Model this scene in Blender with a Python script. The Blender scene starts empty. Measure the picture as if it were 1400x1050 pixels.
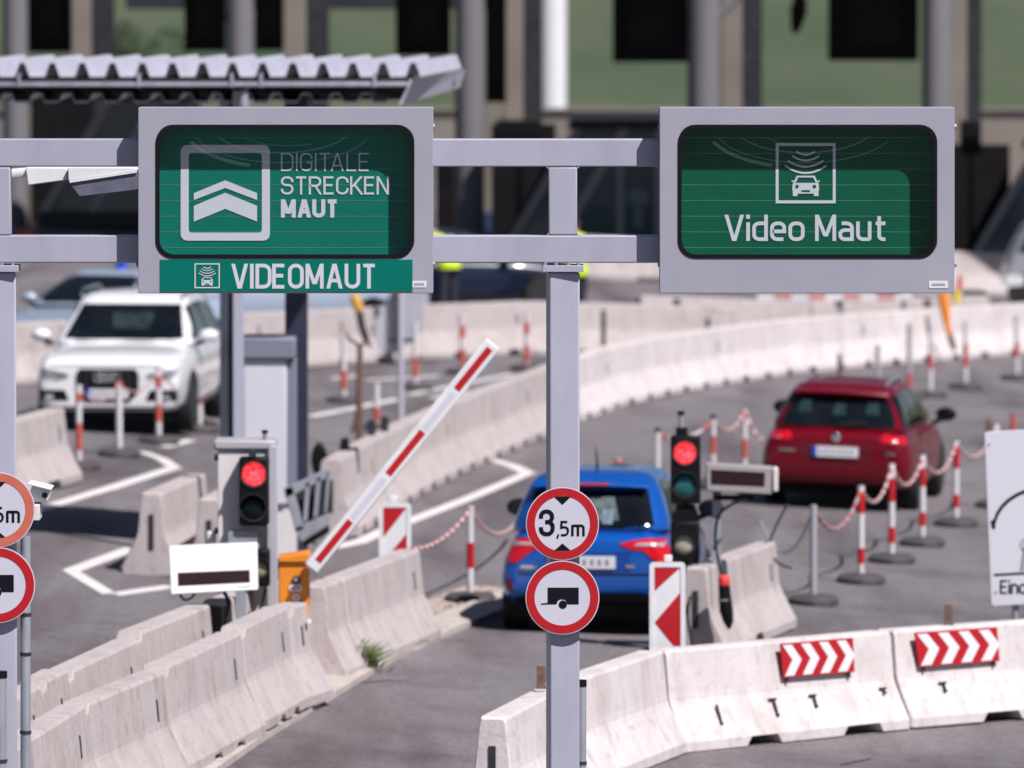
import bpy, bmesh, math, random
from math import radians as R, sin, cos, pi
from mathutils import Vector as V, Matrix
from mathutils.bvhtree import BVHTree
random.seed(7)
scene = bpy.context.scene
C = scene.collection

# ---------------------------------------------------------------- camera, light, exposure
F, CX, CY, H = 12000.0, 700.0, 525.0, 6.45          # long tele lens, eye 6.45 m above the road
PITCH = math.atan(617/F)
cam = bpy.data.cameras.new('camera'); camo = bpy.data.objects.new('camera', cam); C.objects.link(camo)
camo.location = (0, 0, H); camo.rotation_euler = (pi/2-PITCH, 0, 0)
cam.sensor_width = 36; cam.lens = 36*F/1400; cam.clip_start = 1; cam.clip_end = 6000
cam.dof.use_dof = True; cam.dof.focus_distance = 55.2; cam.dof.aperture_fstop = 3.5
scene.camera = camo

SUN = V((0.42, -0.46, 0.79)).normalized()
world = bpy.data.worlds.new('World'); scene.world = world; world.use_nodes = True
wn = world.node_tree.nodes; wl = world.node_tree.links
bg = wn['Background']; sky = wn.new('ShaderNodeTexSky'); sky.sky_type = 'NISHITA'; sky.sun_disc = False
sky.sun_elevation = math.asin(SUN.z); sky.sun_rotation = math.atan2(SUN.x, SUN.y)
sky.air_density = 0.7; sky.dust_density = 0.4
wl.new(sky.outputs[0], bg.inputs[0]); bg.inputs[1].default_value = 0.05
sl = bpy.data.lights.new('sun', 'SUN'); sl.energy = 5.0; sl.angle = R(0.53); sl.color = (1.0, 0.945, 0.93)
so = bpy.data.objects.new('sun', sl); C.objects.link(so)
so.rotation_euler = SUN.to_track_quat('Z', 'Y').to_euler(); so.location = (20, -10, 40)
scene.view_settings.view_transform = 'Standard'; scene.view_settings.look = 'None'
scene.view_settings.exposure = 0.22; scene.view_settings.gamma = 1.0; scene.view_settings.use_curve_mapping = False
scene.render.engine = 'CYCLES'
scene.cycles.use_denoising = True
scene.cycles.max_bounces = 6; scene.cycles.diffuse_bounces = 2; scene.cycles.transparent_max_bounces = 12
scene.cycles.caustics_reflective = False; scene.cycles.caustics_refractive = False

# ---------------------------------------------------------------- mapping from the survey of the photograph
KX = [(-60, .75), (-12, .62), (-8, .56), (-6, .44), (-4.5, .36), (-3, .22), (-1.5, .08), (0, 0), (1.5, -.04), (3, -.12), (5, -.22), (10, -.45), (20, -.7), (60, -.8)]
def hx(x):
    if x <= KX[0][0]: return KX[0][1]
    for (a, za), (b, zb) in zip(KX, KX[1:]):
        if x <= b: return za+(zb-za)*(x-a)/(b-a)
    return KX[-1][1]
def sm(t): t = max(0, min(1, t)); return t*t*(3-2*t)
def h(x, y=80):
    z = hx(x)
    if y > 230:
        z = z*(1-sm((y-230)/60))
        z += .022*max(0, y-270)**1.0 + 14*sm((y-420)/800)
        z += .6*sin(x*.013+y*.02)*sm((y-260)/120)
    return z
def ray(u, v):
    a, b = (u-CX)/F, -(v-CY)/F
    return V((a, cos(PITCH)+b*sin(PITCH), -sin(PITCH)+b*cos(PITCH)))
def at(u, v, y):
    d = ray(u, v); t = y/d.y
    return V((d.x*t, y, H+d.z*t))
def on(u, v, dz=0.0):
    """point seen at (u, v) lying dz above the ground"""
    d = ray(u, v); z = 0.0
    for _ in range(30):
        t = (z+dz-H)/d.z
        z = h(d.x*t, d.y*t)
    p = d*t; return V((p.x, p.y, z+dz))
def ppm(y): return F/(y*cos(PITCH)+6*sin(PITCH))

# ---------------------------------------------------------------- materials
MATS = {}
def mat(name, col, rough=.6, metal=0.0, col2=None, scale=4.0, stretch=(1, 1, 1), bump=0.0, bscale=60.0, coat=0.0, emit=0.0, detail=5.0,
        lo=.35, hi=.65, spec=.5, rnd=0.0):
    if name in MATS: return MATS[name]
    m = bpy.data.materials.new(name); m.use_nodes = True; n = m.node_tree.nodes; l = m.node_tree.links
    b = n['Principled BSDF']
    b.inputs['Base Color'].default_value = (*col, 1); b.inputs['Roughness'].default_value = rough
    b.inputs['Metallic'].default_value = metal; b.inputs['Specular IOR Level'].default_value = spec
    if coat: b.inputs['Coat Weight'].default_value = coat; b.inputs['Coat Roughness'].default_value = .03
    if emit: b.inputs['Emission Color'].default_value = (*col, 1); b.inputs['Emission Strength'].default_value = emit
    tc = n.new('ShaderNodeTexCoord')
    if col2:
        mp = n.new('ShaderNodeMapping'); mp.inputs['Scale'].default_value = stretch; l.new(tc.outputs['Object'], mp.inputs[0])
        nz = n.new('ShaderNodeTexNoise'); nz.inputs['Scale'].default_value = scale; nz.inputs['Detail'].default_value = detail
        nz.inputs['Roughness'].default_value = .65
        vec = mp.outputs[0]
        if rnd:
            oi = n.new('ShaderNodeObjectInfo'); ml = n.new('ShaderNodeMath'); ml.operation = 'MULTIPLY'; ml.inputs[1].default_value = 37
            l.new(oi.outputs['Random'], ml.inputs[0]); ad = n.new('ShaderNodeVectorMath'); ad.operation = 'ADD'
            l.new(vec, ad.inputs[0]); l.new(ml.outputs[0], ad.inputs[1]); vec = ad.outputs[0]
        l.new(vec, nz.inputs['Vector'])
        cr = n.new('ShaderNodeValToRGB'); cr.color_ramp.elements[0].position = lo; cr.color_ramp.elements[1].position = hi
        cr.color_ramp.elements[0].color = (*col, 1); cr.color_ramp.elements[1].color = (*col2, 1)
        l.new(nz.outputs[0], cr.inputs[0]); l.new(cr.outputs[0], b.inputs['Base Color'])
    if bump:
        nb = n.new('ShaderNodeTexNoise'); nb.inputs['Scale'].default_value = bscale; nb.inputs['Detail'].default_value = 4
        l.new(tc.outputs['Object'], nb.inputs['Vector'])
        bp = n.new('ShaderNodeBump'); bp.inputs['Strength'].default_value = bump; bp.inputs['Distance'].default_value = .02
        l.new(nb.outputs[0], bp.inputs['Height']); l.new(bp.outputs[0], b.inputs['Normal'])
    if emit and col2: l.new(cr.outputs[0], b.inputs['Emission Color'])
    MATS[name] = m; return m

def concrete_mat():
    m = mat('cast_concrete', (.455, .405, .400), .85, col2=(.515, .463, .458), scale=2.2, stretch=(1, 1, .35), bump=.25, bscale=25, rnd=1, lo=.3, hi=.7)
    n = m.node_tree.nodes; l = m.node_tree.links; b = n['Principled BSDF']
    src = b.inputs['Base Color'].links[0].from_socket
    tc = n.new('ShaderNodeTexCoord')
    def noisy(scl, vec, lo, hi, dark):
        mp = n.new('ShaderNodeMapping'); mp.inputs['Scale'].default_value = vec; l.new(tc.outputs['Object'], mp.inputs[0])
        oi = n.new('ShaderNodeObjectInfo'); ml = n.new('ShaderNodeMath'); ml.operation = 'MULTIPLY'; ml.inputs[1].default_value = 61
        l.new(oi.outputs['Random'], ml.inputs[0]); ad = n.new('ShaderNodeVectorMath'); l.new(mp.outputs[0], ad.inputs[0]); l.new(ml.outputs[0], ad.inputs[1])
        z = n.new('ShaderNodeTexNoise'); z.inputs['Scale'].default_value = scl; z.inputs['Detail'].default_value = 6; l.new(ad.outputs[0], z.inputs['Vector'])
        r = n.new('ShaderNodeValToRGB'); r.color_ramp.elements[0].position = lo; r.color_ramp.elements[1].position = hi
        r.color_ramp.elements[0].color = (1, 1, 1, 1); r.color_ramp.elements[1].color = (*dark, 1); l.new(z.outputs[0], r.inputs[0]); return r.outputs[0]
    for args in ((1.0, (5.5, 5.5, .7), .52, .80, (.80, .77, .76)), (1.0, (2.0, 2.0, 2.6), .50, .75, (.86, .83, .81)), (1.0, (9, 9, 9), .55, .72, (.80, .78, .77)), (1.0, (26, 26, 26), .68, .74, (.66, .62, .60))):
        mx = n.new('ShaderNodeMixRGB'); mx.blend_type = 'MULTIPLY'; mx.inputs[0].default_value = 1
        l.new(src, mx.inputs[1]); l.new(noisy(*args), mx.inputs[2]); src = mx.outputs[0]
    l.new(src, b.inputs['Base Color'])
    return m
CONC = concrete_mat()
def white_conc():
    m = CONC.copy(); m.name = 'whitewashed_concrete'; MATS['whitewashed_concrete'] = m
    for nd in m.node_tree.nodes:
        if nd.type == 'VALTORGB' and nd.color_ramp.elements[0].color[0] < .9:
            nd.color_ramp.elements[0].color = (.60, .55, .55, 1); nd.color_ramp.elements[1].color = (.70, .65, .65, 1)
    return m
WCONC = white_conc()

def asphalt_mat():
    m = mat('asphalt', (.185, .169, .180), .88, col2=(.240, .220, .233), scale=.35, stretch=(2.2, .25, 1), bump=.35, bscale=70, detail=8)
    n = m.node_tree.nodes; l = m.node_tree.links; b = n['Principled BSDF']; src = b.inputs['Base Color'].links[0].from_socket
    tc = n.new('ShaderNodeTexCoord')
    for scl, vec, lo, hi, dark in ((1, (30, 30, 30), .40, .66, (.60, .58, .60)), (1, (8, 8, 8), .45, .75, (.84, .83, .84)), (1, (1.1, .10, 1), .48, .64, (.64, .60, .61)), (1, (.6, .5, 1), .50, .66, (.76, .74, .76)), (1, (2.6, 2.2, 1), .62, .70, (.72, .70, .71)), (1, (.8, 9, 1), .68, .74, (.62, .6, .62))):
        mp = n.new('ShaderNodeMapping'); mp.inputs['Scale'].default_value = vec; mp.inputs['Rotation'].default_value = (0, 0, R(9)); l.new(tc.outputs['Object'], mp.inputs[0])
        z = n.new('ShaderNodeTexNoise'); z.inputs['Scale'].default_value = scl; z.inputs['Detail'].default_value = 6; l.new(mp.outputs[0], z.inputs['Vector'])
        r = n.new('ShaderNodeValToRGB'); r.color_ramp.elements[0].position = lo; r.color_ramp.elements[1].position = hi
        r.color_ramp.elements[0].color = (1, 1, 1, 1); r.color_ramp.elements[1].color = (*dark, 1); l.new(z.outputs[0], r.inputs[0])
        mx = n.new('ShaderNodeMixRGB'); mx.blend_type = 'MULTIPLY'; mx.inputs[0].default_value = 1
        l.new(src, mx.inputs[1]); l.new(r.outputs[0], mx.inputs[2]); src = mx.outputs[0]
    l.new(src, b.inputs['Base Color']); return m
ASPH = asphalt_mat()
PAINTW = mat('road_paint', (.62, .59, .58), .7, col2=(.78, .75, .74), scale=9, bump=.1)
STEEL = mat('gantry_grey_paint', (.355, .355, .445), .45, col2=(.425, .425, .515), scale=2.6, stretch=(1, 1, .35), lo=.32, hi=.62, detail=8)
SIGNGREY = mat('sign_box_paint', (.335, .33, .405), .42, col2=(.375, .37, .44), scale=2.0, lo=.3, hi=.65, detail=8)
GALV = mat('galvanised_steel', (.30, .32, .37), .5, .35, col2=(.42, .44, .50), scale=7, stretch=(1, 1, .3))
DGREY = mat('dark_grey_metal', (.022, .024, .030), .5, col2=(.04, .042, .05), scale=6, spec=.3)
BLACK = mat('black_plastic', (.005, .005, .006), .5, col2=(.009, .009, .011), scale=10, spec=.18)
RUBBER = mat('dark_rubber', (.045, .040, .045), .85, col2=(.085, .075, .08), scale=9, bump=.2)
TYRE = mat('tyre_rubber', (.010, .010, .011), .8, col2=(.02, .02, .021), scale=12)
GASK = mat('black_gasket', (.007, .005, .008), .45, spec=.25)
EDGE = mat('slat_edge_green', (.10, .26, .20), .5)
GREEN1 = mat('green_sign_film', (.0, .150, .116), .6, col2=(.0, .168, .128), scale=3, spec=.12)
GREEN2 = mat('dark_green_sign_film', (.0, .088, .050), .6, col2=(.0, .102, .058), scale=3, spec=.12)
WHITES = mat('white_sign_film', (.62, .61, .70), .5)
WHITEP = mat('white_paint', (.80, .80, .82), .4, col2=(.72, .72, .75), scale=5)
CREAMP = mat('pale_grey_paint', (.68, .65, .66), .5, col2=(.76, .73, .74), scale=2, stretch=(1, 1, .4))
RED = mat('red_reflective_film', (.50, .008, .014), .45, col2=(.44, .008, .016), scale=5)
REDW = mat('worn_red_film', (.42, .075, .06), .6, col2=(.55, .12, .09), scale=11)
FADE = mat('faded_orange_red_film', (.62, .165, .11), .5, col2=(.55, .13, .09), scale=6)
SIGNW = mat('round_sign_white', (.58, .575, .67), .5, col2=(.62, .61, .70), scale=4)
SIGNK = mat('sign_black_print', (.006, .007, .011), .6, spec=.15)
ORANGE = mat('orange_machine_paint', (.83, .27, .02), .42, col2=(.74, .23, .02), scale=4)
VEST = mat('hi_vis_yellow', (.62, .85, .03), .7, col2=(.55, .75, .03), scale=8)
GLASS = mat('dark_car_glass', (.004, .006, .009), .06, col2=(.008, .011, .015), scale=3, spec=.28)
SCREEN = mat('dark_led_screen', (.020, .006, .010), .3, col2=(.03, .01, .015), scale=20)
REDLAMP = mat('lit_red_lens', (1.0, .10, .11), .3, col2=(.80, .008, .025), scale=38, emit=.9, lo=.42, hi=.58)
GREENL = mat('unlit_green_lens', (.005, .10, .10), .15, col2=(.01, .14, .14), scale=12, coat=.6)
DKLENS = mat('dark_lens', (.003, .010, .010), .35, spec=.2)
BEIGEL = mat('pale_unlit_lens', (.42, .38, .31), .35, coat=.3)
RUST = mat('rusty_steel', (.11, .06, .045), .8, col2=(.19, .12, .09), scale=20)
DIRT = mat('sandy_dirt', (.33, .26, .22), .95, col2=(.50, .42, .38), scale=5, bump=.5, bscale=20)

# ---------------------------------------------------------------- mesh building
def offset_of(o):
    v = V((0, 0, 0))
    while o is not None: v += o.location; o = o.parent
    return v
def tag(o, label=None, cat=None, group=None, kind=None):
    if label: o['label'] = label
    if cat: o['category'] = cat
    if group: o['group'] = group
    if kind: o['kind'] = kind
    return o
def thing(name, label, cat, loc=(0, 0, 0), rot=(0, 0, 0), group=None):
    o = bpy.data.objects.new(name, None); C.objects.link(o); o.location = loc; o.rotation_euler = rot; o.empty_display_size = .2
    return tag(o, label, cat, group)
class MB:
    def __init__(s): s.v = []; s.f = []; s.m = []
    def add(s, vs, fs, m=0):
        k = len(s.v); s.v += [V(p) for p in vs]
        s.f += [tuple(i+k for i in f) for f in fs]; s.m += [m]*len(fs); return s
    def box(s, c, d, M=None, m=0):
        c = V(c); a, b, e = d[0]/2, d[1]/2, d[2]/2
        vs = [V((x, y, z)) for x in (-a, a) for y in (-b, b) for z in (-e, e)]
        vs = [(M @ p if M else p)+c for p in vs]
        return s.add(vs, [(0, 1, 3, 2), (4, 6, 7, 5), (0, 4, 5, 1), (2, 3, 7, 6), (0, 2, 6, 4), (1, 5, 7, 3)], m)
    def tube(s, pts, r, n=8, m=0, caps=True):
        pts = [V(p) for p in pts]; rr = r if isinstance(r, (list, tuple)) else [r]*len(pts)
        rings = []; up = V((0, 0, 1))
        for i, p in enumerate(pts):
            t = (pts[min(i+1, len(pts)-1)]-pts[max(i-1, 0)])
            if t.length < 1e-9: t = V((0, 0, 1))
            t.normalize()
            a = t.cross(up if abs(t.z) < .9 else V((0, 1, 0))).normalized(); b = t.cross(a)
            rings.append([p+(a*cos(2*pi*k/n)+b*sin(2*pi*k/n))*rr[i] for k in range(n)])
        return s.loft(rings, m, caps)
    def loft(s, rings, m=0, caps=True):
        n = len(rings[0]); vs = [p for r in rings for p in r]; fs = []
        for i in range(len(rings)-1):
            for k in range(n):
                fs.append((i*n+k, i*n+(k+1) % n, (i+1)*n+(k+1) % n, (i+1)*n+k))
        if caps: fs += [tuple(range(n))[::-1], tuple(range((len(rings)-1)*n, len(rings)*n))]
        return s.add(vs, fs, m)
    def prism(s, poly, fn, d0, d1, m=0):
        """poly 2D; fn(a, b, d) -> 3D; d0 back, d1 front"""
        n = len(poly); vs = [fn(a, b, d0) for a, b in poly]+[fn(a, b, d1) for a, b in poly]
        fs = [tuple(range(n))[::-1], tuple(range(n, 2*n))]+[(k, (k+1) % n, n+(k+1) % n, n+k) for k in range(n)]
        return s.add(vs, fs, m)
    def build(s, name, mats, parent=None, world=True, bevel=0, smooth=30, kind=None, normals=True):
        off = offset_of(parent) if (parent is not None and world) else V((0, 0, 0))
        me = bpy.data.meshes.new(name); me.from_pydata([p-off for p in s.v], [], s.f)
        for mm in (mats if isinstance(mats, (list, tuple)) else [mats]): me.materials.append(mm)
        me.polygons.foreach_set('material_index', s.m)
        if normals:
            bm = bmesh.new(); bm.from_mesh(me); bmesh.ops.recalc_face_normals(bm, faces=bm.faces); bm.to_mesh(me); bm.free()
        if smooth:
            me.polygons.foreach_set('use_smooth', [True]*len(me.polygons)); me.set_sharp_from_angle(angle=R(smooth))
        o = bpy.data.objects.new(name, me); C.objects.link(o)
        if parent is not None: o.parent = parent
        if bevel:
            md = o.modifiers.new('bevel', 'BEVEL'); md.width = bevel; md.segments = 2; md.limit_method = 'ANGLE'; md.angle_limit = R(40)
        if kind: o['kind'] = kind
        return o
def share(src, name, parent, loc=(0, 0, 0), rot=(0, 0, 0)):
    o = src.copy(); o.name = name; C.objects.link(o); o.parent = parent; o.location = loc; o.rotation_euler = rot; return o
def boxpx(u0, v0, u1, v1, y, depth, m=0, mb=None):
    """upright box whose front covers a pixel rectangle at distance y, going back by depth"""
    a, b = at(u0, v1, y), at(u1, v0, y); mb = mb or MB()
    return mb.box(((a.x+b.x)/2, y+depth/2, (a.z+b.z)/2), (abs(b.x-a.x), depth, abs(b.z-a.z)), None, m)
def px_fn(y):
    return lambda u, v, d: at(u, v, y)-V((0, d, 0))
def disc(cu, cv, ru, n=40): return [(cu+ru*cos(2*pi*k/n), cv+ru*sin(2*pi*k/n)) for k in range(n)]
def rrect(x0, y0, x1, y1, r, k=5):
    pts = []
    for cx, cy, a0 in ((x1-r, y0+r, -pi/2), (x1-r, y1-r, 0), (x0+r, y1-r, pi/2), (x0+r, y0+r, pi)):
        for i in range(k):
            a = a0+pi/2*i/(k-1); pts.append((cx+r*cos(a), cy+r*sin(a)))
    return pts
def ringfaces(mb, outer, inner, fn, d0, d1, m=0):
    n = len(outer)
    vs = [fn(a, b, d1) for a, b in outer]+[fn(a, b, d1) for a, b in inner]+[fn(a, b, d0) for a, b in outer]+[fn(a, b, d0) for a, b in inner]
    fs = []
    for k in range(n):
        j = (k+1) % n
        fs += [(k, j, n+j, n+k), (2*n+k, 3*n+k, 3*n+j, 2*n+j), (k, 2*n+k, 2*n+j, j), (n+k, n+j, 3*n+j, 3*n+k)]
    mb.add(vs, fs, m); return mb

def G(*paths): return paths
O_, C_, D_ = 0, 1, 2      # open stroke, closed stroke, diagonal with level ends
GLYPH = {     # traffic-sign style letters drawn with a pen: (closed, [(x, y, corner radius)...])
 'D': G((C_, [(0,0,0),(0,1,0),(.55,1,.28),(.55,0,.28)])), 'I': G((O_, [(0,0,0),(0,1,0)])), 'T': G((O_, [(0,1,0),(.52,1,0)]), (O_, [(.26,1,0),(.26,0,0)])),
 'G': G((O_, [(.54,.76,0),(.54,1,.26),(0,1,.26),(0,0,.26),(.54,0,.26),(.54,.47,0),(.29,.47,0)])), 'A': G((D_, [(.04,0,0),(.31,1,0)]), (D_, [(.33,1,0),(.60,0,0)]), (O_, [(.14,.29,0),(.50,.29,0)])),
 'L': G((O_, [(0,1,0),(0,0,0),(.44,0,0)])), 'E': G((O_, [(.46,1,0),(0,1,0),(0,0,0),(.46,0,0)]), (O_, [(0,.52,0),(.41,.52,0)])),
 'S': G((O_, [(.53,.77,0),(.53,1,.24),(0,1,.24),(0,.525,.22),(.53,.525,.22),(.53,0,.25),(0,0,.24),(0,.23,0)])),
 'R': G((O_, [(0,0,0),(0,1,0),(.53,1,.24),(.53,.48,.24),(0,.48,0)]), (D_, [(.28,.48,0),(.56,0,0)])), 'C': G((O_, [(.53,.74,0),(.53,1,.26),(0,1,.26),(0,0,.26),(.53,0,.26),(.53,.26,0)])),
 'K': G((O_, [(0,0,0),(0,1,0)]), (D_, [(.53,1,0),(.05,.40,0)]), (D_, [(.17,.56,0),(.56,0,0)])), 'N': G((O_, [(0,0,0),(0,1,0)]), (D_, [(0,1,0),(.53,0,0)]), (O_, [(.53,0,0),(.53,1,0)])),
 'M': G((O_, [(0,0,0),(0,1,0)]), (D_, [(.0,1,0),(.31,.12,0)]), (D_, [(.33,.12,0),(.64,1,0)]), (O_, [(.64,1,0),(.64,0,0)])), 'U': G((O_, [(0,1,0),(0,0,.26),(.53,0,.26),(.53,1,0)])),
 'V': G((D_, [(.04,1,0),(.32,0,0)]), (D_, [(.34,0,0),(.62,1,0)])), 'O': G((C_, [(0,0,.265),(0,1,.265),(.54,1,.265),(.54,0,.265)])),
 'i': G((O_, [(0,0,0),(0,.665,0)]), (O_, [(0,.975,0),(0,1.0,0)])), 'd': G((O_, [(.44,0,0),(.44,1,0)]), (O_, [(.44,0,0),(0,0,.2),(0,.70,.2),(.44,.70,0)])),
 'e': G((O_, [(.02,.345,0),(.45,.345,0),(.45,.70,.2),(0,.70,.2),(0,0,.2),(.42,0,0)])), 'o': G((C_, [(0,0,.2),(0,.70,.2),(.46,.70,.2),(.46,0,.2)])),
 'a': G((O_, [(.05,.70,0),(.43,.70,.2),(.43,0,0)]), (O_, [(.43,.40,0),(0,.40,.17),(0,0,.17),(.43,0,0)])), 'u': G((O_, [(0,.70,0),(0,0,.2),(.43,0,.06),(.43,.70,0)])),
 't': G((O_, [(.13,.94,0),(.13,0,.15),(.36,0,0)]), (O_, [(0,.70,0),(.36,.70,0)])), 'n': G((O_, [(0,0,0),(0,.70,.04),(.43,.70,.2),(.43,0,0)])), 'r': G((O_, [(0,0,0),(0,.70,.05),(.27,.70,0)])),
 'm': G((O_, [(0,0,0),(0,.70,.04),(.34,.70,.16),(.34,0,0)]), (O_, [(.22,.70,0),(.68,.70,.16),(.68,0,0)])),
 '3': G((O_, [(0,.78,0),(0,1,.24),(.53,1,.24),(.53,.535,.22),(.2,.535,0)]), (O_, [(.2,.535,0),(.56,.535,.22),(.56,0,.26),(0,0,.26),(0,.22,0)])),
 '5': G((O_, [(.50,1,0),(.05,1,0),(.02,.55,0)]), (O_, [(.02,.60,0),(.55,.60,.26),(.55,0,.28),(0,0,0)])), ',': G((O_, [(.07,.10,0),(0,-.16,0)])), ' ': G(),
}
def rounded(path, closed):
    P = []; n = len(path)
    for i, (x, y, r) in enumerate(path):
        if r <= 0 or (not closed and i in (0, n-1)): P.append((x, y)); continue
        a = V((path[i-1][0]-x, path[i-1][1]-y)); b = V((path[(i+1) % n][0]-x, path[(i+1) % n][1]-y))
        ra = min(r, a.length*.5 if path[i-1][2] > 0 else a.length*.98); rb = min(r, b.length*.5 if path[(i+1) % n][2] > 0 else b.length*.98)
        p0 = V((x, y))+a.normalized()*ra; p2 = V((x, y))+b.normalized()*rb; c = V((x, y)); k = .5523
        for q in range(7):
            t = q/6; c1 = p0.lerp(c, k); c2 = p2.lerp(c, k)
            pt = p0*(1-t)**3+c1*3*t*(1-t)**2+c2*3*t*t*(1-t)+p2*t**3; P.append((pt.x, pt.y))
    return P
def text(mb, s, x0, y0, x1, y1, fn, d, w=2.0, m=0, gap=.16):
    """pen lettering fitted into x0..x1, y0 (base line)..y1 (cap line) in photo pixels; w is the pen width"""
    items = []; cur = 0.0; prev = ''
    H_ = abs(y0-y1)-(w if s != ',' else 0); sw = w/H_
    top = y1+w/2 if y0 > y1 else y1-w/2; bot = y0-w/2 if y0 > y1 else y0+w/2
    cap = max(p[1] for ch in s for c, pa in GLYPH[ch] for p in pa) if s != ',' else 1.0
    for ch in s:
        if ch == ' ': cur += .30; continue
        gl = [(c, rounded(pa, c == 1)) for c, pa in GLYPH[ch]]; wmax = max(p[0] for c, pa in gl for p in pa)+{'A': .04, 'V': .04}.get(ch, 0)
        cur += {'TA': -.17, 'LE': -.04, 'VI': -.03, 'AL': -.02, 'KE': -.04, 'DE': -.05, 'AU': -.03, 'UT': -.03, 'Vi': -.04}.get(prev+ch, 0); prev = ch
        items.append((cur, gl)); cur += wmax+gap
    tot = cur-gap; lay = 0
    for ox, gl in items:
        for c, pa in gl:
            P = []
            for x, y in pa:
                q = V((x0+w/2+(ox+x)/tot*(x1-x0-w) if tot > 1e-6 else (x0+x1)/2, bot+(top-bot)*y/cap))
                if not P or (q-P[-1]).length > 1e-4: P.append(q)
            if c == 1 and (P[0]-P[-1]).length < 1e-4: P.pop()
            up = 1 if top > bot else -1; lay += 1; dd = d+.00006*(lay % 7)
            if c == 2:
                a, b = P; dy = abs(b.y-a.y); hw = w/2*(b-a).length/max(dy, 1e-6)*.98; e = [a.copy(), b.copy()]
                for i, (q, o) in enumerate(((a, b), (b, a))):
                    if abs(q.y-top) < .01*abs(top-bot) or abs(q.y-bot) < .01*abs(top-bot): e[i] = q+V((0, w/2*(1 if q.y > o.y else -1)))
                a, b = e; mb.add([fn(a.x-hw, a.y, dd), fn(a.x+hw, a.y, dd), fn(b.x+hw, b.y, dd), fn(b.x-hw, b.y, dd)], [(0, 1, 2, 3)], m); continue
            if c == 0:
                for i, j in ((0, 1), (-1, -2)):
                    t = P[i]-P[j]
                    if abs(t.x) < .2*abs(t.y): P[i] = P[i]+t.normalized()*w/2
            n = len(P); L = []; Rr = []
            for i in range(n):
                a = P[i]-P[i-1] if (i or c) else None; b = P[(i+1) % n]-P[i] if (i < n-1 or c) else None
                ta = (a or b).normalized(); tb = (b or a).normalized(); na = V((-ta.y, ta.x)); nb = V((-tb.y, tb.x)); mm = (na+nb)
                mm = mm.normalized() if mm.length > 1e-6 else na; k = min(1/max(mm.dot(na), .35), 2.2)
                e0 = e1 = V((0, 0))
                L.append(P[i]+mm*w/2*k); Rr.append(P[i]-mm*w/2*k)
            vs = [fn(p.x, p.y, dd) for p in L]+[fn(p.x, p.y, dd) for p in Rr]
            fs = [(i, (i+1) % n, n+(i+1) % n, n+i) for i in range(n if c else n-1)]
            mb.add(vs, fs, m)
    return mb

# ---------------------------------------------------------------- ground
def sheet(name, xs, ys, dz, m, kind='structure'):
    vs = [(x, y, h(x, y)+dz) for y in ys for x in xs]; n = len(xs)
    fs = [(j*n+i, j*n+i+1, (j+1)*n+i+1, (j+1)*n+i) for j in range(len(ys)-1) for i in range(n-1)]
    return MB().add(vs, fs).build(name, m, kind=kind, smooth=60)
xr = [x/2 for x in range(-120, 121)]
sheet('road', xr, list(range(20, 231, 10))+[232, 236, 240], 0, ASPH)
MEADOW = mat('meadow_grass', (.034, .070, .027), .95, col2=(.094, .106, .056), scale=.03, stretch=(1.4, .22, 1), detail=9, lo=.36, hi=.62, bump=.4, bscale=2)
xm = [-900, -600, -400, -250, -150, -100, -60, -45, -30, -20, -10, 0, 10, 20, 30, 45, 60, 100, 150, 250, 400, 600, 900]
sheet('meadow', xm, [-60, 20, 100, 180, 225, 240, 255, 270, 290, 310, 340, 380, 420, 480, 560, 650, 760, 900, 1100, 1400, 1900, 2600], -.05, MEADOW)

def ribbon(name, pts, w, dz, m, kind='structure', thick=0.0, step=.8):
    P = []
    for a, b in zip(pts, pts[1:]):
        n = max(1, int((b-a).length/step)); P += [a.lerp(b, i/n) for i in range(n)]
    P.append(pts[-1]); rows = []
    for i, p in enumerate(P):
        t = P[min(i+1, len(P)-1)]-P[max(i-1, 0)]; t.z = 0; t.normalize(); s = V((t.y, -t.x, 0))*(w/2)
        a, b = p+s, p-s; rows.append((V((a.x, a.y, h(a.x, a.y)+dz)), V((b.x, b.y, h(b.x, b.y)+dz))))
    mb = MB()
    if not thick:
        vs = [q for r in rows for q in r]; mb.add(vs, [(2*i, 2*i+2, 2*i+3, 2*i+1) for i in range(len(rows)-1)])
    else:
        dn = V((0, 0, -thick)); mb.loft([[a, b, b+dn, a+dn] for a, b in rows])
    return mb.build(name, m, kind=kind, smooth=20)
def mark(pix, w=.15): return ribbon('lane_marking', [on(u, v) for u, v in pix], w, .006, PAINTW)
mark([(40, 701), (150, 668), (238, 640)], .17); mark([(240, 641), (222, 628), (194, 618), (170, 616)], .17)
mark([(182, 750), (97, 781), (152, 814)], .17); mark([(152, 814), (236, 802)], .17)
mark([(440, 752), (490, 742), (520, 728)], .17); mark([(520, 728), (560, 713), (640, 682), (722, 647)], .17); mark([(724, 648), (700, 637), (672, 629)], .2)
for p in ([(425, 570), (490, 557), (545, 546)], [(590, 545), (640, 535)], [(500, 520), (600, 514)], [(560, 540), (700, 512)], [(455, 518), (490, 514)], [(1090, 880 - 330), (1200, 535)], [(225, 612), (262, 602)]):
    mark(p, .14)
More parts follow.
